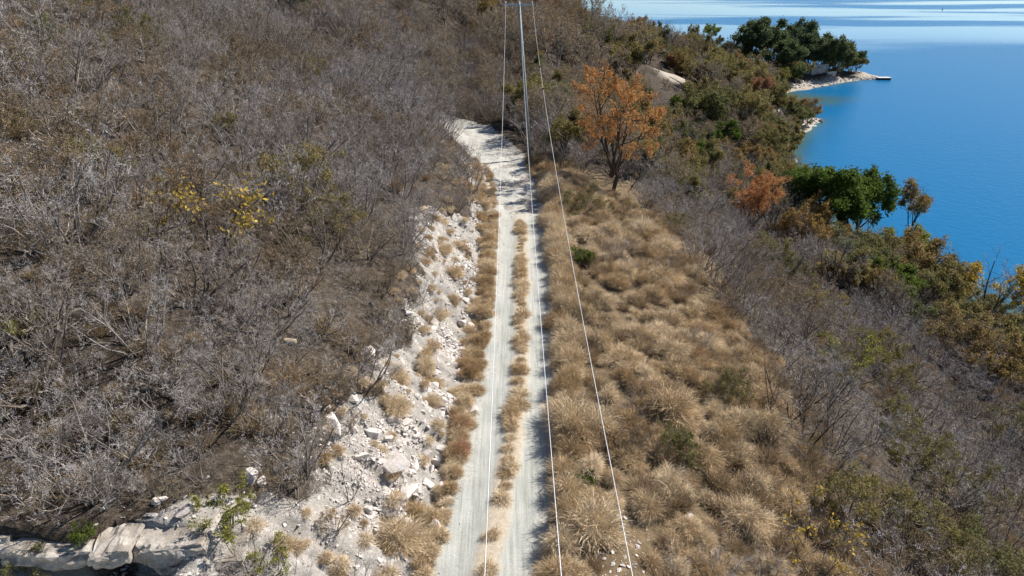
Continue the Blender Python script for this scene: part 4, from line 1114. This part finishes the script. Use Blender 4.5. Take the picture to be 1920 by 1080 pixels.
def pick(lst, n): 
    lst = sorted(lst, key=lambda r: -r[0]); return lst[:n], lst[n:]
shr, trs = [], []
for p in plants:
    kind = p[3]; var = rng.randint(len(PROTO[kind])); H0, R0 = PROTO[kind][var][2:]
    px, py, dep = to_px(p[0], p[1], p[2] + .6)
    inside = -40 < px < 1960 and -30 < py < 1110
    key = p[4] * R0 / dep * (1 if inside else .01)
    (trs if 'tree' in kind else shr).append((key, var, px, py, p))
shr_i, shr_r = pick(shr, 290); trs_i, trs_r = pick(trs, 290)
LOOK = {'green_tree': 'mid-green leafy tree', 'bare': 'bare grey twiggy shrub', 'brown': 'brown dry-leaved shrub', 'olive': 'thin olive-leaved shrub', 'bare_tree': 'dark-stemmed bare tree', 'grey_tree': 'grey leafless tree', 'olive_tree': 'olive-green tree',
        'ochre_tree': 'ochre-leaved tree', 'rust_tree': 'rust-red tree', 'deep_tree': 'dark evergreen tree'}
def place_name(px, py, p):
    z = p[6]
    if z == 'left':
        col = 'at the left edge' if px < 200 else 'left of middle' if px < 400 else 'above the scree' if px < 600 else 'beside the scree' if px < 760 else 'next to the bend'
        row = 'by the limestone ledge' if py > 860 else 'lower hillside scrub' if py > 640 else 'middle hillside scrub' if py > 400 else 'upper hillside scrub' if py > 170 else 'along the top edge'
    elif z == 'right':
        if p[0] - float(road_x(p[1])) < 11 and p[1] < 58: return 'low among the dry grass, ' + ('near the bottom' if py > 800 else 'halfway up' if py > 560 else 'far up')
        col = 'just below the dry grass' if px < 1420 and py < 700 or px < 1600 else 'midway down the slope' if px < 1760 else 'at the right edge'
        row = 'lake slope bottom' if py > 900 else 'lower lake slope' if py > 740 else 'middle lake slope' if py > 560 else 'below the lakeside trees' if py > 400 else 'around the orange trees' if py > 260 else 'behind the orange tree'
    else:
        col = 'left of the wires' if px < 940 else 'right of the wires' if px < 1130 else 'left of the pale cut' if px < 1250 else 'right of the pale cut' if px < 1380 else 'above the bay'
        row = 'near the skyline' if py < 70 else 'upper far slope' if py < 140 else 'middle far slope' if py < 220 else 'low far slope'
    return row + ', ' + col
for lst, is_tree in ((shr_i, False), (trs_i, True)):
    for key, var, px, py, p in lst:
        k = p[3]
        nm = {'bare': 'bare_shrub', 'brown': 'brown_shrub', 'olive': 'olive_shrub'}.get(k, k)
        lab = LOOK[k] + ', ' + place_name(px, py, p)
        put(k, var, nm, lab, 'tree' if is_tree else 'shrub', (p[0], p[1], p[2] - .04), scale=p[4], rot=rng.uniform(0, 6.28), squash=p[5], group={'left': 'hillside scrub', 'right': 'lake slope scrub', 'far': 'woods on the far slope'}[p[6]])
def rest_stuff(name, label, cat, lst):
    combos = sorted({(p[4][3], p[1]) for p in lst}); objs = []; idm = {}
    for k, v in combos:
        bmh, cm = PROTO[k][v][:2]
        if bmh.name not in FIRST: continue
        idm[(k, v)] = len(objs); objs.append([FIRST[bmh.name], FIRST[cm.name]])
    P = []; RT = []; SCL = []; K = []
    for key, var, px, py, p in lst:
        if (p[3], var) not in idm: continue
        P.append((p[0], p[1], p[2] - .04)); RT.append((0, 0, rng.uniform(0, 6.28))); SCL.append((p[4], p[4], p[4] * p[5])); K.append(idm[(p[3], var)])
    return stuff(name, label, cat, objs, P, RT, SCL, K)
rest_stuff('scrub', 'dense bare grey and brown scrub covering the hillsides', 'scrub', shr_r)
rest_stuff('woods', 'mixed olive and grey woods on the far slopes', 'woods', trs_r)
# low dry growth under the shrubs
ux, uy = scatter(-48, 60, 10, 80, 1.25)
ud = ux - road_x(uy); uz = terrain(ux, uy)
ok = in_view(ux, uy, uz, 60, 60) & (shore_sd(ux, uy) > 3) & ((ud < -6.4) | (ud > 11)) & (vnoise(ux, uy, 5, 42) > .05) & (scree_mask(ux, uy) < .2) & ~((ux < -7.2) & (uy < POCKET_Y + 1.2))
ux, uy, uz = ux[ok], uy[ok], uz[ok]; n = len(ux); s = rng.uniform(.5, 1.05, n)
stuff('undergrowth', 'brown dry grass under the shrubs', 'undergrowth', [[FIRST[m.name]] for m in TUFT['brown']], np.stack([ux, uy, uz], 1), np.stack([0 * s, 0 * s, rng.uniform(0, 6.28, n)], 1), np.stack([s, s, s], 1), rng.randint(0, 3, n))

# ------------------------------------------------------------------ the far point: wall, raft, float
wb, wd = at(1534, 140)
wall = link('stone_wall', None, loc=wb); tag(wall, 'pale stepped stone wall under the trees on the peninsula', 'wall')
wz = wb.z
def masonry(x0, y0, x1, y1, z0, z1, th, seed):
    rg = np.random.RandomState(seed); L = math.hypot(x1 - x0, y1 - y0); rz = math.atan2(y1 - y0, x1 - x0)
    nr = max(2, int((z1 - z0) / .55))
    for r in range(nr):
        t = -(.4 if r % 2 else 0.)
        while t < L - .05:
            w = rg.uniform(.8, 1.3); a = max(t, 0); b = min(t + w - .05, L)
            if b - a > .12:
                m = (a + b) / 2; c = Vector((x0 + math.cos(rz) * m, y0 + math.sin(rz) * m, z0 + (r + .5) * (z1 - z0) / nr))
                box('block', c, (b - a, th * rg.uniform(.92, 1.08), (z1 - z0) / nr - .04), M['masonry'], wall, rz, .03)
            t += w
masonry(-2.2, .2, 3.4, 2.0, -1.2, 2.9, .7, 1); masonry(-5.8, 1.8, -2.4, .9, -1.0, 3.3, .7, 2); masonry(3.0, .6, 6.2, 2.2, -1.6, .7, .8, 3); masonry(3.42, 2.4, 3.3, 6.5, -1.0, 2.7, .6, 4)
rp, rd = at(1656, 149)
raft = link('floating_raft', None, loc=(rp.x, rp.y, LAKE_Z)); tag(raft, 'small floating raft with pale deck moored off the peninsula tip', 'raft')
for i in range(6): box('plank', (0, -1.0 + .4 * i, .62), (4.2, .37, .07), M['deck'], raft)
for sx in (-1.5, 0, 1.5):
    o = tube('float_drum', [Vector((sx, -1.15, .26)), Vector((sx, 1.15, .26))], .34, M['float'], raft, 12)
for sy in (-1.1, 1.1): box('side_beam', (0, sy, .50), (4.2, .10, .16), M['float'], raft)
gw = link('gangway', None, loc=(rp.x - 2.3, rp.y, LAKE_Z)); tag(gw, 'narrow dark gangway between the peninsula tip and the raft', 'gangway')
for sy in (-.3, .3): box('rail', (-1.9, sy, .42), (3.8, .08, .1), M['float'], gw)
for i in range(9): box('plank', (-.25 - .42 * i, 0, .49), (.3, .7, .04), M['deck'], gw)
fb, fd = at(1767, 18)
r_ = ray(1767, 18); t_ = (LAKE_Z - CAM_Z) / r_[2]
fo = tube('lake_buoy', [Vector((0, 0, -.3)), Vector((0, 0, .5)), Vector((0, 0, .9)), Vector((0, 0, 1.3))], .75, M['float'], None, 12, .2); fo.scale = (.6, .6, .6); fo.location = (r_[0] * t_, r_[1] * t_, LAKE_Z)
tag(fo, 'tiny dark buoy far out on the lake', 'buoy')
def spread_labels():
    same = {}
    for o in bpy.data.objects:
        if o.parent is None and 'label' in o and o.get('category') in ('tree', 'shrub', 'grass tuft', 'stone'): same.setdefault(o['label'], []).append(o)
    for lab, lst in same.items():
        if len(lst) < 2: continue
        lst.sort(key=lambda o: to_px(*o.location)[0])
        for i, o in enumerate(lst):
            w = 'leftmost' if i == 0 else 'rightmost' if i == len(lst) - 1 else ordinal(i + 1) + ' from left'
            o['label'] = lab + ', ' + w
spread_labels()
print('OBJS', len(bpy.data.objects), 'plants', len(plants), len(shr), len(trs), 'tufts', len(T))
